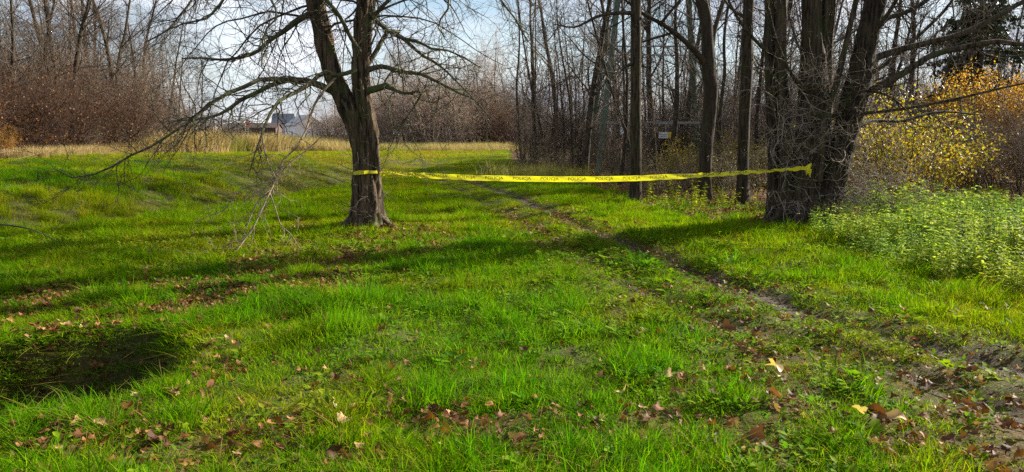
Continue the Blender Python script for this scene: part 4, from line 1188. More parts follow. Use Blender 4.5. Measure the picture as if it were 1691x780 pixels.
# ------------------------------------------------------------------ police tape
def tape():
    prof = [(628, 286, 5.5, 12.55), (650, 286.5, 6.0, 12.5), (700, 290, 8.6, 12.5), (760, 293, 10, 12.5), (830, 295, 10.8, 12.55), (900, 296, 11, 12.6), (970, 296.2, 11, 12.65), (1040, 295, 10.8, 12.7), (1100, 292.5, 10, 12.75), (1160, 289.5, 8, 12.8), (1210, 286.5, 6.0, 12.85), (1260, 283, 5.4, 12.85), (1310, 279.5, 5.4, 12.8), (1334, 277, 7, 12.75)]
    A = np.array([np.concatenate([W(u, v, y), [h / F * y]]) for u, v, h, y in prof])
    n = 160
    C = catmull(A, n)
    w = 0.094
    C[:, 3] *= 0.86
    root_p = np.array([0.0, 0.0, 0.0])
    T = unit(np.gradient(C[:, :3], axis=0))
    hgt = np.clip(C[:, 3] / w, 0.35, 1.0)
    tw = np.arccos(hgt)                                  # where it looks thinner the ribbon has turned over a little
    s = np.concatenate([[0], np.cumsum(np.linalg.norm(np.diff(C[:, :3], axis=0), axis=1))])
    tw = tw + 0.10 * np.sin(s * 5.0) * (hgt < 0.9)
    across = np.stack([0 * tw, np.sin(tw), np.cos(tw)], 1)
    across = unit(across - (across * T).sum(-1, keepdims=True) * T)
    nrm = unit(np.cross(T, across))                      # towards the camera is -Y
    nrm = nrm * np.where(nrm[:, 1:2] > 0, -1, 1)
    rows = []
    for k in np.linspace(-0.5, 0.5, 5):
        rip = 0.005 * np.sin(s * 9 + 5 * k) + 0.004 * np.sin(s * 23 + 9 * k) + 0.012 * (hgt < 0.8) * np.sin(s * 31 + 7 * k)
        rows.append(C[:, :3] + across * (k * w) + nrm * rip[:, None])
    base = C[0, :3]
    root = empty('barrier_tape', base, 'yellow police barrier tape stretched between the two big trees', 'tape')
    g = Geo()
    V = np.stack(rows, 1).reshape(-1, 3); m = 5
    i = np.arange(n - 1)[:, None] * m + np.arange(m - 1)[None, :]
    g.add(V - base, np.stack([i, i + 1, i + m + 1, i + m], -1).reshape(-1, 4))
    g.build('ribbon', M['tape'], root, True)
    # the turn round the left trunk
    g = Geo(); cx, cy, cz = W(605.5, 284, 12.6)
    th = np.linspace(0, 2 * math.pi, 49)[:-1]
    ex = 0.228 + 0.008 * np.sin(5 * th) + 0.006 * np.sin(9 * th + 1); ey = 0.235 + 0.008 * np.sin(4 * th)
    z0 = cz + 0.012 * np.cos(th) + 0.006 * np.sin(3 * th)
    hh = 0.022 + 0.012 * (0.5 + 0.5 * np.sin(3 * th + 1))
    lo = np.stack([cx + ex * np.cos(th), cy + ey * np.sin(th), z0 - hh], 1); hi = np.stack([cx + (ex - 0.004) * np.cos(th), cy + (ey - 0.004) * np.sin(th), z0 + hh], 1)
    k = np.arange(48); k2 = (k + 1) % 48
    g.add(np.vstack([lo, hi]) - base, np.stack([k, k2, k2 + 48, k + 48], 1))
    g.build('loop', M['tape'], root, True)
    g = Geo()
    q = C[0, :3]; g.box(q - base + np.array([-0.02, -0.01, 0]), (0.07, 0.05, 0.055), np.array(Matrix.Rotation(0.5, 3, 'Y')))
    g.build('knot', M['tape'], root)
    # crumpled end at the right-hand tree
    g = Geo(); q = C[-1, :3] - base
    rg = np.random.default_rng(5)
    for k in range(9):
        a = q + rg.normal(size=3) * 0.016; c = a + np.array([rg.uniform(-0.02, 0.07), rg.uniform(-0.04, 0.03), rg.uniform(-0.12, 0.04)])
        Vv = [a + (0, 0, -0.035), c + (0, 0.01, -0.04), c + (0, -0.01, 0.03), a + (0, 0.005, 0.035)]
        g.add(Vv, [(0, 1, 2, 3)])
    g.build('loose_end', M['tape'], root)
    # printed words
    cu = bpy.data.curves.new('lettering', 'FONT')
    cu.body = 'POLICJA'; cu.size = 1.0; cu.resolution_u = 2
    to = bpy.data.objects.new('lettering', cu); COL.objects.link(to)
    bpy.context.view_layer.update()
    dg = bpy.context.evaluated_depsgraph_get()
    tm = bpy.data.meshes.new_from_object(to.evaluated_get(dg))
    bpy.data.objects.remove(to)
    tv = np.array([v.co[:] for v in tm.vertices]); tf = [tuple(p.vertices) for p in tm.polygons]
    bpy.data.meshes.remove(tm)
    tv[:, 0] -= tv[:, 0].min(); wl = tv[:, 0].max(); tv[:, 0] /= wl
    tv[:, 1] -= tv[:, 1].min(); tv[:, 1] /= tv[:, 1].max()
    # cut long faces finely enough by bending vertex by vertex
    step, ln, ht = 0.46, 0.30, 0.066
    x0 = 0.36
    while x0 + ln < s[-1] - 0.15:
        ss = x0 + tv[:, 0] * ln
        k = (tv[:, 1] - 0.5) * ht / w
        c = np.stack([np.interp(ss, s, C[:, a]) for a in range(3)], 1)
        ac = np.stack([np.interp(ss, s, across[:, a]) for a in range(3)], 1)
        nn = np.stack([np.interp(ss, s, nrm[:, a]) for a in range(3)], 1)
        rip = 0.005 * np.sin(ss * 9 + 5 * k) + 0.004 * np.sin(ss * 23 + 9 * k) + 0.012 * (np.interp(ss, s, hgt) < 0.8) * np.sin(ss * 31 + 7 * k)
        V = c + ac * (k * w)[:, None] + nn * (rip + 0.008)[:, None]
        me = bpy.data.meshes.new('lettering')
        me.from_pydata((V - base).tolist(), [], tf)
        me.materials.append(M['ink'])
        obj('lettering', me, root)
        x0 += step
tape()

# ------------------------------------------------------------------ culvert, logs, sticks
def culvert():
    p = np.array([-2.96, 6.10, -0.78])
    root = empty('culvert_pipe', p, 'dark concrete culvert mouth at the end of the near hollow', 'pipe', None, R(72))
    n = 24; th = np.arange(n) * 2 * math.pi / n
    def ring(r, x): return np.stack([np.full(n, x), r * np.cos(th), r * np.sin(th)], 1)
    V = np.vstack([ring(0.27, -0.28), ring(0.27, 1.6), ring(0.21, -0.28), ring(0.21, 1.6)])
    i = np.arange(n); j = (i + 1) % n
    g = Geo()
    g.add(V, np.concatenate([np.stack([i, i + n, j + n, j], 1), np.stack([i + 2 * n, j + 2 * n, j + 3 * n, i + 3 * n], 1), np.stack([i, j, j + 2 * n, i + 2 * n], 1), np.stack([i + 2*n, i + 2*n, j + 2*n, j + 2*n], 1)[:0]]))
    g.build('barrel', M['concrete'], root, True)
culvert()
def stick(name, pts, label, cat_, mat, side=0, group=None, seed=1):
    """pts: (x, y, height over the ground, radius)"""
    rg = np.random.default_rng(seed)
    A = np.array([(x, y, zat(x, y) + h, r) for x, y, h, r in pts])
    C = catmull(A, 18)
    b = C[0, :3].copy()
    g = Geo(); add_t(g, C[:, :3][None], C[:, 3][None], 8, b)
    if side:
        P2, R2 = sprout(C[:, :3][None], C[:, 3][None], side, rg, 0.2, 1.0, (45, 15), (0.2, 0.7), 0, 0.4, 0.012, 0.004, 5, 0.2, (0, 0, 0.05), 0.4)
        add_t(g, P2, R2, 4, b)
        P3, R3 = sprout(P2, R2, 5, rg, 0.2, 1.0, (45, 15), (0.1, 0.35), 0, 0.6, 0.006, 0.003, 4, 0.25, (0, 0, 0.0), 0.5)
        add_t(g, P3, R3, 3, b)
    o = g.build(name, mat, None, True)
    o.location = b
    tag(o, label, cat_, group)
def gp(u, v, h, r, z=0.0):
    q = G(u, v, z); return (q[0], q[1], h, r)
stick('fallen_branch', [gp(68, 408, 0.03, 0.03, -0.4), gp(95, 405, 0.05, 0.035, -0.4), gp(130, 404, 0.04, 0.02, -0.4)], 'short pale broken branch lying in the ditch', 'branch', M['log'])
stick('fallen_branch', [gp(-40, 385, 0.2, 0.015), gp(30, 404, 0.10, 0.014, -0.2), gp(75, 417, 0.07, 0.012, -0.2), gp(135, 427, 0.03, 0.012)], 'long dark branch lying across the near side of the ditch', 'branch', M['twig_dark'], 1.0)
stick('fallen_branch', [gp(-30, 290, 0.2, 0.02), gp(60, 278, 0.4, 0.018), gp(120, 262, 0.8, 0.014), gp(150, 255, 1.0, 0.008)], 'grey dead branch propped up before the left wood', 'branch', M['twig_grey'], 2.5)
stick('fallen_branch', [gp(20, 292, 0.1, 0.014), gp(90, 280, 0.35, 0.012), gp(175, 270, 0.6, 0.006)], 'thin dead branch resting low in the grass before the left wood', 'branch', M['twig_grey'], 2.5)
def log(name, a, c, r, label):
    a = np.array(a, float); c = np.array(c, float)
    b = a.copy(); n = 12; seg = 14
    g = Geo()
    t = np.linspace(0, 1, seg)
    P = a[None] * (1 - t[:, None]) + c[None] * t[:, None]
    P[:, 2] = terrain(P[:, 0], P[:, 1]) + r * 0.8 + 0.02 * np.sin(t * 9)
    V, Q = tubes(P[None], (r * (1 - 0.25 * t) * (1 + 0.08 * np.sin(t * 31)))[None], n)
    g.add(V - b, Q)
    for e in (0, seg - 1):
        ring = V[e * n:(e + 1) * n] - b
        g.add(np.vstack([ring, ring.mean(0)]), None, [(n, k, (k + 1) % n) if e else (n, (k + 1) % n, k) for k in range(n)])
    o = g.build(name, M['log'], None, True); o.location = b
    tag(o, label, 'log')
log('fallen_log', (*W(1478, 328, 16.6)[:2], 0), (*W(1600, 338, 16.0)[:2], 0), 0.10, 'dark fallen log lying behind the nettles below the yellow shrub')
log('fallen_log', (*W(1590, 338, 15.4)[:2], 0), (*W(1760, 345, 14.6)[:2], 0), 0.09, 'dark fallen log lying behind the nettles at the right edge')

# ------------------------------------------------------------------ scattering of what nobody could count
SRC = {}
def source(name, coll, me, at, kind='stuff'):
    o = bpy.data.objects.new(name, me)
    if coll not in SRC:
        SRC[coll] = bpy.data.collections.new(coll); COL.children.link(SRC[coll])
    SRC[coll].objects.link(o)
    o.location = (at[0], at[1], zat(*at[:2]))
    o['kind'] = kind
    return o
def scatter(name, xyz, rot, scl, idx, tint, coll, label):
    n = len(xyz)
    me = bpy.data.meshes.new(name)
    me.vertices.add(n); me.vertices.foreach_set('co', np.ascontiguousarray(xyz, np.float32).ravel())
    for nm, ty, key, arr in (('rot', 'FLOAT_VECTOR', 'vector', rot), ('scl', 'FLOAT_VECTOR', 'vector', scl), ('idx', 'INT', 'value', idx), ('tint', 'FLOAT_COLOR', 'color', tint)):
        at = me.attributes.new(nm, ty, 'POINT')
        at.data.foreach_set(key, np.ascontiguousarray(arr, np.int32 if ty == 'INT' else np.float32).ravel())
    o = bpy.data.objects.new(name, me); COL.objects.link(o)
    ng = bpy.data.node_groups.new(name + '_scatter', 'GeometryNodeTree')
    ng.interface.new_socket('Geometry', in_out='INPUT', socket_type='NodeSocketGeometry')
    ng.interface.new_socket('Geometry', in_out='OUTPUT', socket_type='NodeSocketGeometry')
    a = ng.nodes.new('NodeGroupInput'); z = ng.nodes.new('NodeGroupOutput')
    ip = ng.nodes.new('GeometryNodeInstanceOnPoints'); ip.inputs['Pick Instance'].default_value = True
    ci = ng.nodes.new('GeometryNodeCollectionInfo'); ci.inputs['Collection'].default_value = SRC[coll]
    ci.inputs['Separate Children'].default_value = True; ci.inputs['Reset Children'].default_value = True
    def na(nm, ty):
        q = ng.nodes.new('GeometryNodeInputNamedAttribute'); q.data_type = ty; q.inputs['Name'].default_value = nm
        return [s for s in q.outputs if s.enabled and s.name == 'Attribute'][0]
    ng.links.new(a.outputs[0], ip.inputs['Points'])
    ng.links.new(ci.outputs[0], ip.inputs['Instance'])
    ng.links.new(na('idx', 'INT'), ip.inputs['Instance Index'])
    e = ng.nodes.new('FunctionNodeEulerToRotation')
    ng.links.new(na('rot', 'FLOAT_VECTOR'), e.inputs[0])
    ng.links.new(e.outputs[0], ip.inputs['Rotation'])
    ng.links.new(na('scl', 'FLOAT_VECTOR'), ip.inputs['Scale'])
    ng.links.new(ip.outputs[0], z.inputs[0])
    md = o.modifiers.new('scatter', 'NODES'); md.node_group = ng
    tag(o, label, None, None, 'stuff')
    return o
def blades(rg, n, h, w, rad, bend, var, stiff=1.0, lev=4):
    """one tuft of grass blades"""
    a = rg.uniform(0, 2 * math.pi, n); q = rad * np.sqrt(rg.random(n))
    b = np.stack([q * np.cos(a), q * np.sin(a), np.full(n, -0.015)], 1)
    da = a + rg.normal(0, 0.9, n)
    d = np.stack([np.cos(da), np.sin(da), 0 * da], 1)
    H = rg.uniform(h[0], h[1], n); B = rg.uniform(bend[0], bend[1], n); Wd = rg.uniform(w[0], w[1], n)
    sd = np.stack([-np.sin(da + rg.normal(0, 0.6, n)), np.cos(da + rg.normal(0, 0.6, n)), 0 * da], 1)
    V = []; AL = []
    for k in range(lev):
        t = k / (lev - 1)
        c = b + d * (H * B * t ** 1.8)[:, None] + np.array([0, 0, 1.0]) * (H * (t - 0.42 * B * t ** 2.4))[:, None]
        if k < lev - 1:
            ww = (Wd * (1 - 0.65 * t ** 1.5) / 2)[:, None]
            V += [c - sd * ww, c + sd * ww]; AL += [t, t]
        else:
            V += [c]; AL += [t]
    m = len(V)
    V = np.stack(V, 1)
    k = (np.arange(n) * m)[:, None]
    Q = np.concatenate([k + np.array([[2 * i, 2 * i + 1, 2 * i + 3, 2 * i + 2]]) for i in range(lev - 2)])
    T = k + np.array([[2 * (lev - 2), 2 * (lev - 2) + 1, 2 * (lev - 1)]])
    vv = np.repeat(np.clip(rg.uniform(var[0], var[1], n), 0, 1), m)
    return V.reshape(-1, 3), Q, T, vv, np.tile(np.array(AL), n)
def tuft(name, coll, seed, parts, mat, at):
    rg = np.random.default_rng(seed); g = Geo(); AL = []
    for p_ in parts:
        V, Q, T, vv, al = blades(rg, *p_)
        g.add(V, Q, T, vv); AL.append(al)
    me = mk_mesh(name, np.vstack(g.V), [np.vstack(g.Q), np.vstack(g.T)], mat, True, {'var': np.concatenate(g.A), 'along': np.concatenate(AL)})
    return source(name, coll, me, at)
SPOT = [(0.3 + 0.31 * k, 5.0 + 0.4 * k) for k in range(12)]
for k in range(4):       # 0-3 fine fresh tufts
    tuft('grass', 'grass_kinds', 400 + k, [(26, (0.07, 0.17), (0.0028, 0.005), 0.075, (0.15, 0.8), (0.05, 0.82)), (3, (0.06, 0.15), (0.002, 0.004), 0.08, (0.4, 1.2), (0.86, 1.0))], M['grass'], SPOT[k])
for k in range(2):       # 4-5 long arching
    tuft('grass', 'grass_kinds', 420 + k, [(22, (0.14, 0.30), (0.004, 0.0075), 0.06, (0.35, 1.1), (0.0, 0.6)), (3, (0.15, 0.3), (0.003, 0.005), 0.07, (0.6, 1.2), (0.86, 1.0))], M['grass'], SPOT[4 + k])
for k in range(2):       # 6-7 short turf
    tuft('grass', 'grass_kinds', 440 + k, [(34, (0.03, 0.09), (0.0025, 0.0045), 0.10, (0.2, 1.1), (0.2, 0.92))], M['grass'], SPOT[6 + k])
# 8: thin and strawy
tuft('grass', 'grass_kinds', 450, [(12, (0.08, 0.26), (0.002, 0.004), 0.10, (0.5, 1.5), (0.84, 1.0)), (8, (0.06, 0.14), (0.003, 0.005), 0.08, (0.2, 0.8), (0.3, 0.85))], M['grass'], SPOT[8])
def broadleaf(seed, n, r, s, z, at, name, coll, mat, var=(0, 1)):
    rg = np.random.default_rng(seed); g = Geo(); AL = []
    for k in range(n):
        a = rg.uniform(0, 6.28); q = r * rg.random() ** 0.6; c = np.array([q * math.cos(a), q * math.sin(a), z * rg.uniform(0.2, 1)])
        d = unit(np.array([math.cos(a + rg.normal(0, 0.5)), math.sin(a + rg.normal(0, 0.5)), rg.uniform(-0.1, 0.7)]))
        sd = unit(np.cross(d, (0, 0, 1.0))); up = np.cross(sd, d); L_ = s * rg.uniform(0.6, 1.3)
        V = [c, c + d * L_ * .35 + sd * L_ * .28 + up * L_ * .1, c + d * L_ * .8 + sd * L_ * .2 + up * L_ * .05, c + d * L_ - up * L_ * .08, c + d * L_ * .8 - sd * L_ * .2 + up * L_ * .05, c + d * L_ * .35 - sd * L_ * .28 + up * L_ * .1, c + d * L_ * .5]
        g.add(V, None, [(0, 1, 6), (1, 2, 6), (2, 3, 6), (3, 4, 6), (4, 5, 6), (5, 0, 6)], rg.uniform(*var)); AL.append(np.linspace(0.4, 1, 7))
    me = mk_mesh(name, np.vstack(g.V), [np.vstack(g.T)], mat, True, {'var': np.concatenate(g.A), 'along': np.concatenate(AL)})
    source(name, coll, me, at)
broadleaf(460, 16, 0.10, 0.045, 0.07, SPOT[9], 'ground_cover', 'grass_kinds', M['weed'])       # 9
broadleaf(461, 9, 0.07, 0.09, 0.05, SPOT[10], 'ground_cover', 'grass_kinds', M['weed'])        # 10
# names sort grass..., grass.008, ground_cover..., so the order above is the index

def meadow():
    rg = np.random.default_rng(77)
    bands = [(1.6, 5.5, 420, 1.0), (5.5, 9, 350, 1.05), (9, 15, 250, 1.25), (15, 26, 125, 1.5), (26, 45, 48, 2.0), (45, 92, 15, 2.8)]
    X = []; Y = []; K = []
    for y0, y1, den, sc in bands:
        half = lambda y: 0.72 * y + 3.6
        n = int(den * (y1 - y0) * 2 * half((y0 + y1) / 2))
        y = y0 + (y1 - y0) * np.sqrt(rg.random(n)) if False else rg.uniform(y0, y1, n)
        x = rg.uniform(-1, 1, n) * half(y1)
        m = np.abs(x) < half(y)
        X.append(x[m]); Y.append(y[m]); K.append(np.full(m.sum(), sc))
    X.append(rg.uniform(-7.5, -2.4, 5200)); Y.append(rg.uniform(2.3, 7.0, 5200)); K.append(np.full(5200, 1.1))   # the overgrown sides of the hollow
    x = np.concatenate(X); y = np.concatenate(Y); sc = np.concatenate(K)
    soil = soil_mask(x, y); lit = litter_mask(x, y)
    fs = forest_side(x, y) + 1.6 * (fbm(x / 1.2, y / 1.2, 5, 3) - 0.5)
    lw = left_wood(x, y) * (x < -10)
    clump = fbm(x / 0.45, y / 0.45, 51, 3); patch = fbm(x / 2.2, y / 2.2, 53, 3); broad = fbm(x / 7.0, y / 7.0, 57, 2)
    dens = (1 - 0.94 * soil) * (1 - 0.74 * lit) * (0.5 + 0.6 * sstep(0.28, 0.55, clump))
    dens = dens * np.where(fs > 0, np.where(fs > 3.5, 0.0, 0.16), 1) * np.where((lw > 0), 0.06, 1)
    dh, _, _ = polydist(x, y, HOLE)
    dens = np.where(dh < 1.1, np.maximum(dens, 0.8 + 0.2 * patch) * (0.35 + 0.65 * sstep(0.15, 0.5, dh)), dens)
    keep = rg.random(len(x)) < dens
    # trunks keep their feet clear
    for bx, by, r in ((HB[0], HB[1], 0.42), (CB[0] - 0.1, CB[1], 0.7)):
        keep &= np.hypot(x - bx, y - by) > r
    x, y, sc, soil, lit, clump, patch, broad, fs = [q[keep] for q in (x, y, sc, soil, lit, clump, patch, broad, fs)]
    z = terrain(x, y); n = len(x)
    dr, _, _ = polydist(x, y, RUT_R); dl, _, _ = polydist(x, y, RUT_L)
    drut = np.minimum(dr, dl)
    dd, sd, _ = polydist(x, y, DITCH)
    # how tall: long in hummocks and on the ditch banks, short on and beside the track
    hgt = 0.52 + 0.50 * sstep(0.35, 0.70, clump) + 0.25 * (patch - 0.5)
    hgt *= 0.35 + 0.65 * sstep(0.15, 0.9, drut)
    hgt *= 1 - 0.45 * np.clip(lit * 1.6, 0, 1)
    dh2, _, _ = polydist(x, y, HOLE)
    hgt *= 0.6 + 0.4 * sstep(1.0, 1.6, dh2)
    for (u, v, r, k) in ((600, 515, 0.22, 0.9), (545, 560, 0.40, 0.9), (560, 485, 0.2, 0.6)):
        g = G(u, v); hgt = hgt * (1 + k * np.exp(-((x - g[0]) ** 2 + (y - g[1]) ** 2) / r ** 2))
    hgt *= 1 + 0.7 * ((sd > 0) & (dd > 0.5) & (dd < 7) & (y < 30)) * sstep(0.35, 0.6, clump)
    hgt *= rg.uniform(0.7, 1.25, n)
    hgt = np.where(y > 26, np.minimum(hgt, 0.9) * 0.75, hgt)
    r = rg.random(n)
    idx = rg.integers(0, 4, n)
    idx = np.where((r < 0.16) & (clump > 0.5) & (y < 16), rg.integers(4, 6, n), idx)
    idx = np.where((r > 0.55) & (drut < 0.9), rg.integers(6, 8, n), idx)
    idx = np.where((r > 0.76) & (r < 0.86), 8, idx)
    idx = np.where((r > 0.86) & (y < 12) & (patch > 0.42), 9, idx)
    idx = np.where((r > 0.985) & (y < 12), 10, idx)
    inh = (dh2 < 1.15)
    idx = np.where((dh2 < 2.0) & (idx >= 9) & (rg.random(n) < 0.92), rg.integers(6, 8, n), idx)
    # the hue of each tuft: cool and deep in the hummocks, yellower on the open turf
    warm = np.clip(0.55 + 1.3 * (broad - 0.5) + 0.9 * (patch - 0.5) - 0.5 * sstep(0.5, 0.75, clump) + 0.35 * sstep(0.8, 0.1, drut) + 0.3 * sstep(14, 10, y) * (x > 2.2) + rg.normal(0, 0.10, n), 0, 1)
    cool_c = np.array([0.66, 0.95, 0.85]); warm_c = np.array([1.22, 1.10, 0.7])
    tint = cool_c[None] * (1 - warm[:, None]) + warm_c[None] * warm[:, None]
    dry = sstep(0.54, 0.72, fbm(x / 1.1, y / 1.1, 91, 4)) * 0.45
    dry = np.maximum(dry, 0.6 * (sd > 0) * (dd > 1.0) * sstep(0.45, 0.65, fbm(x / 1.6, y / 0.8, 93, 3)))
    dry = np.maximum(dry, 0.5 * sstep(0.0, -3, -lw[keep] - 3) * 0)
    dryc = np.array([1.7, 1.05, 1.1])
    tint = tint * (1 - dry[:, None]) + dryc[None] * dry[:, None]
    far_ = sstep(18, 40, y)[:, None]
    tint = tint * (1 - far_) + tint * np.array([1.28, 0.94, 2.2])[None] * far_      # turf turns redder and less saturated with distance
    tint = tint * rg.uniform(0.85, 1.15, n)[:, None]
    tint = np.hstack([tint, np.ones((n, 1))])
    rot = np.stack([rg.normal(0, 0.14, n), rg.normal(0, 0.14, n), rg.uniform(0, 6.28, n)], 1)
    w = sc * rg.uniform(0.85, 1.2, n)
    scl = np.stack([w, w, hgt * np.where(y > 15, 1.1, 1.0) * (0.8 + 0.2 * sc)], 1)
    flat = idx >= 9
    scl[flat] = (w * 0.9)[flat, None]
    scl[dh2 < 1.2] *= 1.25
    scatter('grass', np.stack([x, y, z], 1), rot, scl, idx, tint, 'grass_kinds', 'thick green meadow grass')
    print('grass tufts', n)
meadow()

# tall straw at the far end of the meadow and along the left wood
for k in range(3):
    tuft('dry_grass', 'straw_kinds', 480 + k, [(30, (0.45, 1.15), (0.008, 0.016), 0.22, (0.05, 0.55), (0.0, 1.0))], M['straw'], (-20 + k, 58))
def straw():
    rg = np.random.default_rng(78)
    n = 9000
    x = rg.uniform(-50, 3, n); y = rg.uniform(60, 98, n)
    edge = 72 + 6 * (fbm(x / 4, y / 8, 4, 3) - 0.5)
    m = (y > edge) & (y < edge + 22)
    x, y = x[m], y[m]
    n2 = 3400
    y2 = rg.uniform(32, 74, n2); x2 = -20.9 + 0.9 * np.sin(y2 * 0.4) - np.abs(rg.normal(0, 1.6, n2))
    x = np.concatenate([x, x2]); y = np.concatenate([y, y2])
    # a few dry stalks at the foot of the right-hand tree
    q = G(1385, 378); k = 26
    x = np.concatenate([x, q[0] + rg.normal(0, 0.16, k)]); y = np.concatenate([y, q[1] + rg.normal(0, 0.14, k)])
    q = G(905, 300); k = 160
    x = np.concatenate([x, q[0] + rg.normal(0, 0.9, k)]); y = np.concatenate([y, q[1] + 2 + rg.normal(0, 1.6, k)])
    n = len(x)
    near = y < 20
    s = np.where(near, 0.42, 1.0) * rg.uniform(0.7, 1.2, n)
    uu = 845.5 + x / np.maximum(y, 1) * F
    s = np.where(~near, s * (0.8 + 0.75 * sstep(640, 480, uu) * sstep(150, 330, uu)) * (1 - 0.3 * sstep(300, 180, uu)), s)
    s = np.where((y >= 20) & (x > 0), s * 0.7, s)
    olive = sstep(0.45, 0.65, fbm(x / 3, y / 5, 15, 3)) * (~near)
    t = np.array([1.0, 0.97, 0.9])[None] * (1 - olive[:, None]) + np.array([0.72, 0.85, 0.42])[None] * olive[:, None]
    t = np.hstack([t * rg.uniform(0.8, 1.15, n)[:, None], np.ones((n, 1))])
    rot = np.stack([rg.normal(0, 0.1, n), rg.normal(0, 0.1, n), rg.uniform(0, 6.28, n)], 1)
    scatter('dry_grass', np.stack([x, y, terrain(x, y)], 1), rot, np.stack([s * 1.3, s * 1.3, s], 1), rg.integers(0, 3, n), t, 'straw_kinds', 'tall straw coloured dry grass along the meadow edge')
straw()

# nettles and other weeds on the right
def weed_plant(seed, h, pairs, s, at, name, coll, mat):
    rg = np.random.default_rng(seed); g = Geo()
    for st in range(3):
        q = np.array([rg.normal(0, 0.05), rg.normal(0, 0.05), -0.02]); hh = h * rg.uniform(0.65, 1.1)
        P, Rr = stem(q, (rg.normal(0, 0.12), rg.normal(0, 0.12), 1), hh, 0.004, rg, 6, 0.06, (0, 0, 0.03), 0.5)
        V, Q = tubes(P, Rr, 3); g.add(V, Q, None, 0.3)
        for k in range(pairs):
            t = 0.15 + 0.85 * (k + rg.random() * 0.5) / pairs; f = t * 6; i = min(int(f), 5)
            c = P[0, i] * (1 - f + i) + P[0, i + 1] * (f - i); az = k * 1.57 + rg.normal(0, 0.4)
            for sg in (0, math.pi):
                d = unit(np.array([math.cos(az + sg), math.sin(az + sg), rg.uniform(-0.55, 0.25)])); L_ = s * rg.uniform(0.6, 1.2) * (1.15 - 0.6 * t)
                sd = unit(np.cross(d, (0, 0, 1.0))); up = np.cross(sd, d)
                V = [c, c + d * L_ * .4 + sd * L_ * .27 + up * .06 * L_, c + d * L_ - up * .12 * L_, c + d * L_ * .4 - sd * L_ * .27 + up * .06 * L_]
                g.add(V, None, [(0, 1, 2), (0, 2, 3)], rg.random())
    me = mk_mesh(name, np.vstack(g.V), [np.vstack(g.Q), np.vstack(g.T)], mat, True, {'var': np.concatenate(g.A)})
    source(name, coll, me, at)
for k in range(4):
    weed_plant(500 + k, 0.55 + 0.06 * k, 5 + k % 3, 0.115 + 0.02 * (k % 2), (5.4 + 0.35 * k, 9.5), 'undergrowth', 'weed_kinds', M['nettle'])
def nettles():
    rg = np.random.default_rng(79)
    n = 6400
    x = rg.uniform(3.6, 16, n); y = rg.uniform(6.5, 16, n)
    # left edge of the patch
    ex = np.interp(y, [6.5, 7.4, 8.2, 9.2, 10.2, 11.2, 12.2, 13, 16], [5.3, 4.75, 4.55, 4.6, 4.65, 4.72, 4.85, 5.3, 6.2])
    e = x - ex + 0.8 * (fbm(x / 0.9, y / 0.9, 61, 3) - 0.5)
    m = (e > 0) & (y < 13.6 + 0.8 * fbm(x / 2, y / 2, 62, 2)) & (y > 6.9 + 0.6 * fbm(x / 1.2, y * 0, 63, 2))
    x, y, e = x[m], y[m], e[m]; n = len(x)
    s = (0.44 + 0.28 * sstep(0, 1.2, e)) * rg.uniform(0.65, 1.35, n) * (0.5 + 1.0 * fbm(x / 0.7, y / 0.7, 64, 2))
    warm = np.clip(fbm(x / 1.1, y / 1.1, 65, 3) * 1.6 - 0.3 + 0.3 * (y < 9), 0, 1)
    t = np.array([0.85, 1.0, 1.1])[None] * (1 - warm[:, None]) + np.array([1.45, 1.2, 0.75])[None] * warm[:, None]
    t = np.hstack([t * rg.uniform(0.8, 1.2, n)[:, None], np.ones((n, 1))])
    rot = np.stack([rg.normal(0, 0.12, n), rg.normal(0, 0.12, n), rg.uniform(0, 6.28, n)], 1)
    # a thin fringe of weeds in the wood and round the trunks
    n2 = 1500
    x2 = rg.uniform(0.5, 12, n2); y2 = rg.uniform(14, 33, n2)
    m = (forest_side(x2, y2) > -0.5) & (forest_side(x2, y2) < 4) & (rg.random(n2) < sstep(0.45, 0.6, fbm(x2 / 1.2, y2 / 1.2, 66, 3)))
    x2, y2 = x2[m], y2[m]; n2 = len(x2)
    x = np.concatenate([x, x2]); y = np.concatenate([y, y2]); s = np.concatenate([s, rg.uniform(0.4, 0.9, n2)])
    t = np.vstack([t, np.hstack([np.array([[1.5, 1.15, 0.5]]) * rg.uniform(0.6, 1.1, n2)[:, None], np.ones((n2, 1))])])
    rot = np.vstack([rot, np.stack([rg.normal(0, 0.15, n2), rg.normal(0, 0.15, n2), rg.uniform(0, 6.28, n2)], 1)])
    n = len(x)
    scatter('undergrowth', np.stack([x, y, terrain(x, y)], 1), rot, np.stack([s, s, s], 1), rg.integers(0, 4, n), t, 'weed_kinds', 'bright green nettles and weeds growing right of the track')
    print('weeds', n)
nettles()

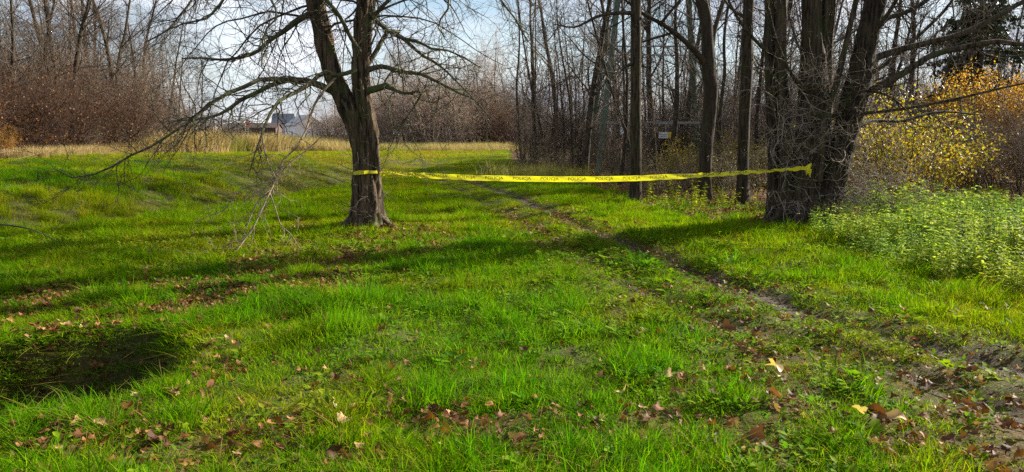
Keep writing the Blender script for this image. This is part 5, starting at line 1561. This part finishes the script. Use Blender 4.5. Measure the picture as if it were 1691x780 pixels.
# ------------------------------------------------------------------ fallen leaves
def leaf_mesh(seed, lobes):
    rg = np.random.default_rng(seed)
    n = 18; th = np.linspace(-math.pi, math.pi, n, endpoint=False)
    if lobes:
        r = 0.62 + 0.30 * np.cos(lobes * th) * (0.6 + 0.4 * np.cos(th)) + 0.06 * rg.normal(size=n)
        rx = 0.5; ry = 0.47
    else:
        r = 0.95 + 0.05 * rg.normal(size=n)
        rx = 0.5; ry = 0.31
    x = rx * r * np.cos(th); y = ry * r * np.sin(th)
    a, b, c = rg.uniform(0.7, 2.6), rg.uniform(-2.0, 0.6), rg.uniform(-0.9, 0.9)
    def lift(x, y):
        return a * y * y + b * x * x * 0.5 + c * x * y + 0.05 * np.sin(9 * x + seed) + 0.08 * np.abs(y)
    inn = np.stack([x * 0.5, y * 0.5, lift(x * 0.5, y * 0.5)], 1)
    out = np.stack([x, y, lift(x, y)], 1)
    V = np.vstack([out, inn, [[0, 0, 0]]])
    # stalk
    V = np.vstack([V, [[-0.45 * rx * 2, 0.012, lift(-.45, 0)], [-0.45 * rx * 2, -0.012, lift(-.45, 0)], [-0.8, 0.008, lift(-.45, 0) + 0.1], [-0.8, -0.008, lift(-.45, 0) + 0.1]]])
    i = np.arange(n); j = (i + 1) % n
    Q = np.stack([i, j, j + n, i + n], 1)
    T = np.stack([i + n, j + n, i * 0 + 2 * n], 1)
    k = 2 * n + 1
    Q = np.vstack([Q, [[k, k + 1, k + 3, k + 2]]])
    V[:, 2] -= V[:, 2].min()
    return mk_mesh('fallen_leaf', V, [Q, T], M['litter'], True)
LEAF = [leaf_mesh(600 + k, [5, 5, 3, 0, 7, 5][k % 6]) for k in range(12)]
TONE = {'dark': [(0, (0.055, 0.022, 0.010)), (1, (0.12, 0.048, 0.018))], 'rust': [(0, (0.125, 0.046, 0.013)), (1, (0.23, 0.092, 0.026))], 'tan': [(0, (0.34, 0.19, 0.075)), (1, (0.46, 0.30, 0.14))]}
for q in TONE:
    TONE[q] = leafmat(q + '_fallen_leaf', TONE[q], 0.2, 'random', False, 0.65, 0.18)
LV = {}
def leaf_of(k, t):
    if (k, t) not in LV:
        me = LEAF[k].copy(); me.materials.clear(); me.materials.append(TONE[t]); LV[k, t] = me
    return LV[k, t]
def fallen_leaves():
    rg = np.random.default_rng(81)
    spots = []
    def near_spot(cx, cy, r):
        for _ in range(30):
            x, y = cx + rg.normal(0, r * 0.6), cy + rg.normal(0, r * 0.6)
            if 3.3 < y < 9 and abs(x) < 0.68 * y + 0.1:
                return x, y
        return cx, cy
    # the ones the photograph shows singly: (u, v, size in px, label)
    single = [(1028, 665, 34, 'pale yellow fallen leaf lying alone in the middle of the foreground grass'),
              (1250, 742, 62, 'large dark brown curled leaf nearest the camera right of the middle'),
              (1418, 702, 34, 'pale folded leaf standing on edge left of a curled brown one'),
              (1446, 706, 36, 'curled brown leaf beside the pale folded leaf in the right foreground'),
              (1508, 563, 18, 'bright red fallen leaf beside the dirt rut'),
              (735, 735, 50, 'broad brown leaf standing up in the grass left of the middle foreground'),
              (718, 693, 42, 'dark curled leaf in the grass above the broad brown one'),
              (862, 758, 54, 'rust brown leaf at the bottom edge just right of the middle'),
              (552, 686, 26, 'light tan upright leaf in the left foreground grass'),
              (1278, 672, 34, 'tan leaf standing upright in the short grass right of the middle'),
              (1205, 632, 34, 'tan leaf lying flat on the worn grass left of the rut'),
              (1276, 625, 44, 'pale dry leaf with a pointed tip lying on worn grass'),
              (1596, 682, 34, 'pale tan leaf lying on the stony end of the track'),
              (1092, 560, 34, 'dark brown leaf clump piece lying where the left rut fades'),
              (1200, 552, 40, 'dark curled leaf lying on the bare patch beside the left rut'),
              (1536, 642, 26, 'reddish leaf lying on the dark part of the track')]
    for u, v, px, lab in single:
        q = G(u, v)
        spots.append((q[0], q[1], px / F * q[1] * 0.95, lab, None))
    dens = [(LITTER_SPOTS[k], LS[k]) for k in range(len(LS))]
    def where(x, y):
        u = 845.5 + x / (y * CP + (CAM_Z) * SP) * F
        c = 'below the left hollow' if u < 330 else 'near the upright tan leaf' if u < 660 else 'left of the pale yellow leaf' if u < 960 else 'right of the pale yellow leaf' if u < 1220 else 'near the pale folded leaf' if u < 1480 else 'by the stony end of the track'
        r = 'nearest the camera' if y < 4.2 else 'in middle distance' if y < 5.3 else 'farthest back'
        return c + ', ' + r
    n = 0
    while n < 270:
        if rg.random() < 0.62:
            (u, v, r), (cx, cy, rr) = dens[rg.integers(0, len(dens))]
            if cy > 8: continue
            x, y = near_spot(cx, cy, rr)
        else:
            y = 3.4 + 4.5 * rg.random() ** 1.8; x = rg.uniform(-0.66, 0.66) * y
            if rg.random() > 0.30 + 0.7 * (fbm(x / 0.7, y / 0.7, 88, 3) > 0.52): continue
        d, _, _ = polydist(np.array([x]), np.array([y]), HOLE)
        dr = min(polydist(np.array([x]), np.array([y]), RUT_R)[0][0], polydist(np.array([x]), np.array([y]), RUT_L)[0][0])
        g = 'hole' if d[0] < 1.1 else 'track' if dr < 0.6 else 'fore'
        tone = ['dark brown', 'rust brown', 'tan'][rg.choice(3, p=[0.42, 0.40, 0.18])]
        place = 'lying in the hollow' if g == 'hole' else ('on worn ground ' if g == 'track' else 'in the grass ') + where(x, y)
        spots.append((x, y, rg.uniform(0.05, 0.125), tone + ' leaf ' + place, {'hole': 'brown leaves in the left hollow', 'track': 'brown leaves beside the dirt ruts', 'fore': 'brown leaves in the foreground grass'}[g])); n += 1
    for k, (x, y, s, lab, grp) in enumerate(spots):
        tn = 'tan' if grp and lab.startswith('tan') else 'dark' if (grp and lab.startswith('dark')) or (not grp and 'dark' in lab) else 'rust'
        o = bpy.data.objects.new('fallen_leaf', leaf_of(k % 12, tn)); COL.objects.link(o)
        lift = 0.012 + 0.05 * rg.random() if grp and 'grass' in lab else 0.03
        if grp is None: lift = 0.055
        o.location = (x, y, zat(x, y) + lift)
        up = 'stand' in lab or 'upright' in lab or 'curled' in lab
        tl = 0.9 if up else 0.38
        o.rotation_euler = (rg.normal(0.25 if not up else 0.8, tl * 0.5), rg.normal(0, tl * 0.6), rg.uniform(0, 6.28))
        o.scale = (s, s, s)
        tag(o, lab, 'leaf', grp)
fallen_leaves()
M['red_leaf'] = plain('red_leaf', (0.40, 0.05, 0.02), 0.5, 0.2, 30)
M['pale_leaf'] = leafmat('pale_leaf', [(0, (0.50, 0.36, 0.14)), (1, (0.58, 0.44, 0.22))], 0.3, 'random')
for o in list(COL.objects):
    lb = o.get('label', '')
    if lb.startswith('bright red fallen') or lb.startswith('pale yellow fallen') or lb.startswith('pale folded') or lb.startswith('pale dry') or lb.startswith('light tan'):
        me = o.data.copy(); me.materials.clear(); me.materials.append(M['red_leaf'] if 'red' in lb else M['pale_leaf']); o.data = me

# litter: the small and far leaves
for k in range(6):
    source('leaf_litter', 'litter_kinds', LEAF[k * 2], (2.4 + 0.2 * k, 9.6))
    SRC['litter_kinds'].objects[-1].scale = (0.08,) * 3
def litter():
    rg = np.random.default_rng(83)
    x = []; y = []
    for n, x0, x1, y0, y1 in ((26000, 0.3, 16, 12, 40), (34000, -8.0, 7.5, 3, 16), (16000, -16, -5.0, 9, 24), (5000, -30, -24, 34, 60), (7000, -6.5, -1.8, 3.6, 7.8), (5000, -5.5, 0.5, 6.5, 13.5)):
        x.append(rg.uniform(x0, x1, n)); y.append(rg.uniform(y0, y1, n))
    x = np.concatenate(x); y = np.concatenate(y)
    wood = sstep(-1.2, 0.8, forest_side(x, y)); wood = wood * (1 - sstep(22, 40, y) * 0.6)
    soil = soil_mask(x, y); lit = litter_mask(x, y)
    dd, _, _ = polydist(x, y, DITCH)
    dh, _, _ = polydist(x, y, HOLE)
    dr = np.minimum(polydist(x, y, RUT_R)[0], polydist(x, y, RUT_L)[0])
    p = np.maximum(np.maximum(wood * 0.75, lit * 1.0), np.maximum(0.9 * (1 - sstep(0.3, 1.3, dd)), 0.95 * (1 - sstep(0.5, 1.3, dh))))
    p = np.maximum(p, 0.30 * (1 - sstep(0.2, 0.8, dr))) + 0.03
    p = np.maximum(p, 0.17 * (y < 5.4))
    p = np.maximum(p, 0.6 * (left_wood(x, y) > -1.0) * (x < -20))
    m = rg.random(len(x)) < p
    x, y = x[m], y[m]; n = len(x)
    s = rg.uniform(0.05, 0.10, n) * np.where(y > 12, 1.2, 1.0)
    rot = np.stack([rg.normal(0, 0.45, n), rg.normal(0, 0.45, n), rg.uniform(0, 6.28, n)], 1)
    z = terrain(x, y) + 0.008 + 0.035 * rg.random(n)
    scatter('leaf_litter', np.stack([x, y, z], 1), rot, np.stack([s, s, s], 1), rg.integers(0, 6, n), np.ones((n, 4)), 'litter_kinds', 'small brown fallen leaves under the trees and along the track')
    print('litter', n)
litter()

# pebbles on the track
def pebble(seed, at):
    rg = np.random.default_rng(seed)
    import bmesh
    bm = bmesh.new(); bmesh.ops.create_icosphere(bm, subdivisions=1, radius=0.5)
    for v in bm.verts:
        v.co *= rg.uniform(0.75, 1.15); v.co.z *= 0.6
    me = bpy.data.meshes.new('gravel'); bm.to_mesh(me); bm.free()
    me.materials.append(M['gravel'])
    o = source('gravel', 'gravel_kinds', me, at); o.scale = (0.02,) * 3
for k in range(3):
    q = RUT_R[-3]; pebble(700 + k, (q[0] + 0.05 * k, q[1]))
def gravel():
    rg = np.random.default_rng(84)
    n = 30000
    x = rg.uniform(-1, 8.5, n); y = rg.uniform(3.5, 16, n)
    p = soil_mask(x, y) * (1 - 0.85 * sstep(6.5, 12, y)) * 0.6 * (x > 0)
    m = rg.random(n) < p
    x, y = x[m], y[m]; n = len(x)
    s = rg.uniform(0.006, 0.022, n) * (1 + 1.2 * (rg.random(n) > 0.96))
    scatter('gravel', np.stack([x, y, terrain(x, y) + 0.006], 1), np.stack([0 * s, 0 * s, rg.uniform(0, 6.28, n)], 1), np.stack([s, s, s], 1), rg.integers(0, 3, n), np.ones((n, 4)), 'gravel_kinds', 'small grey stones on the worn end of the track')
gravel()
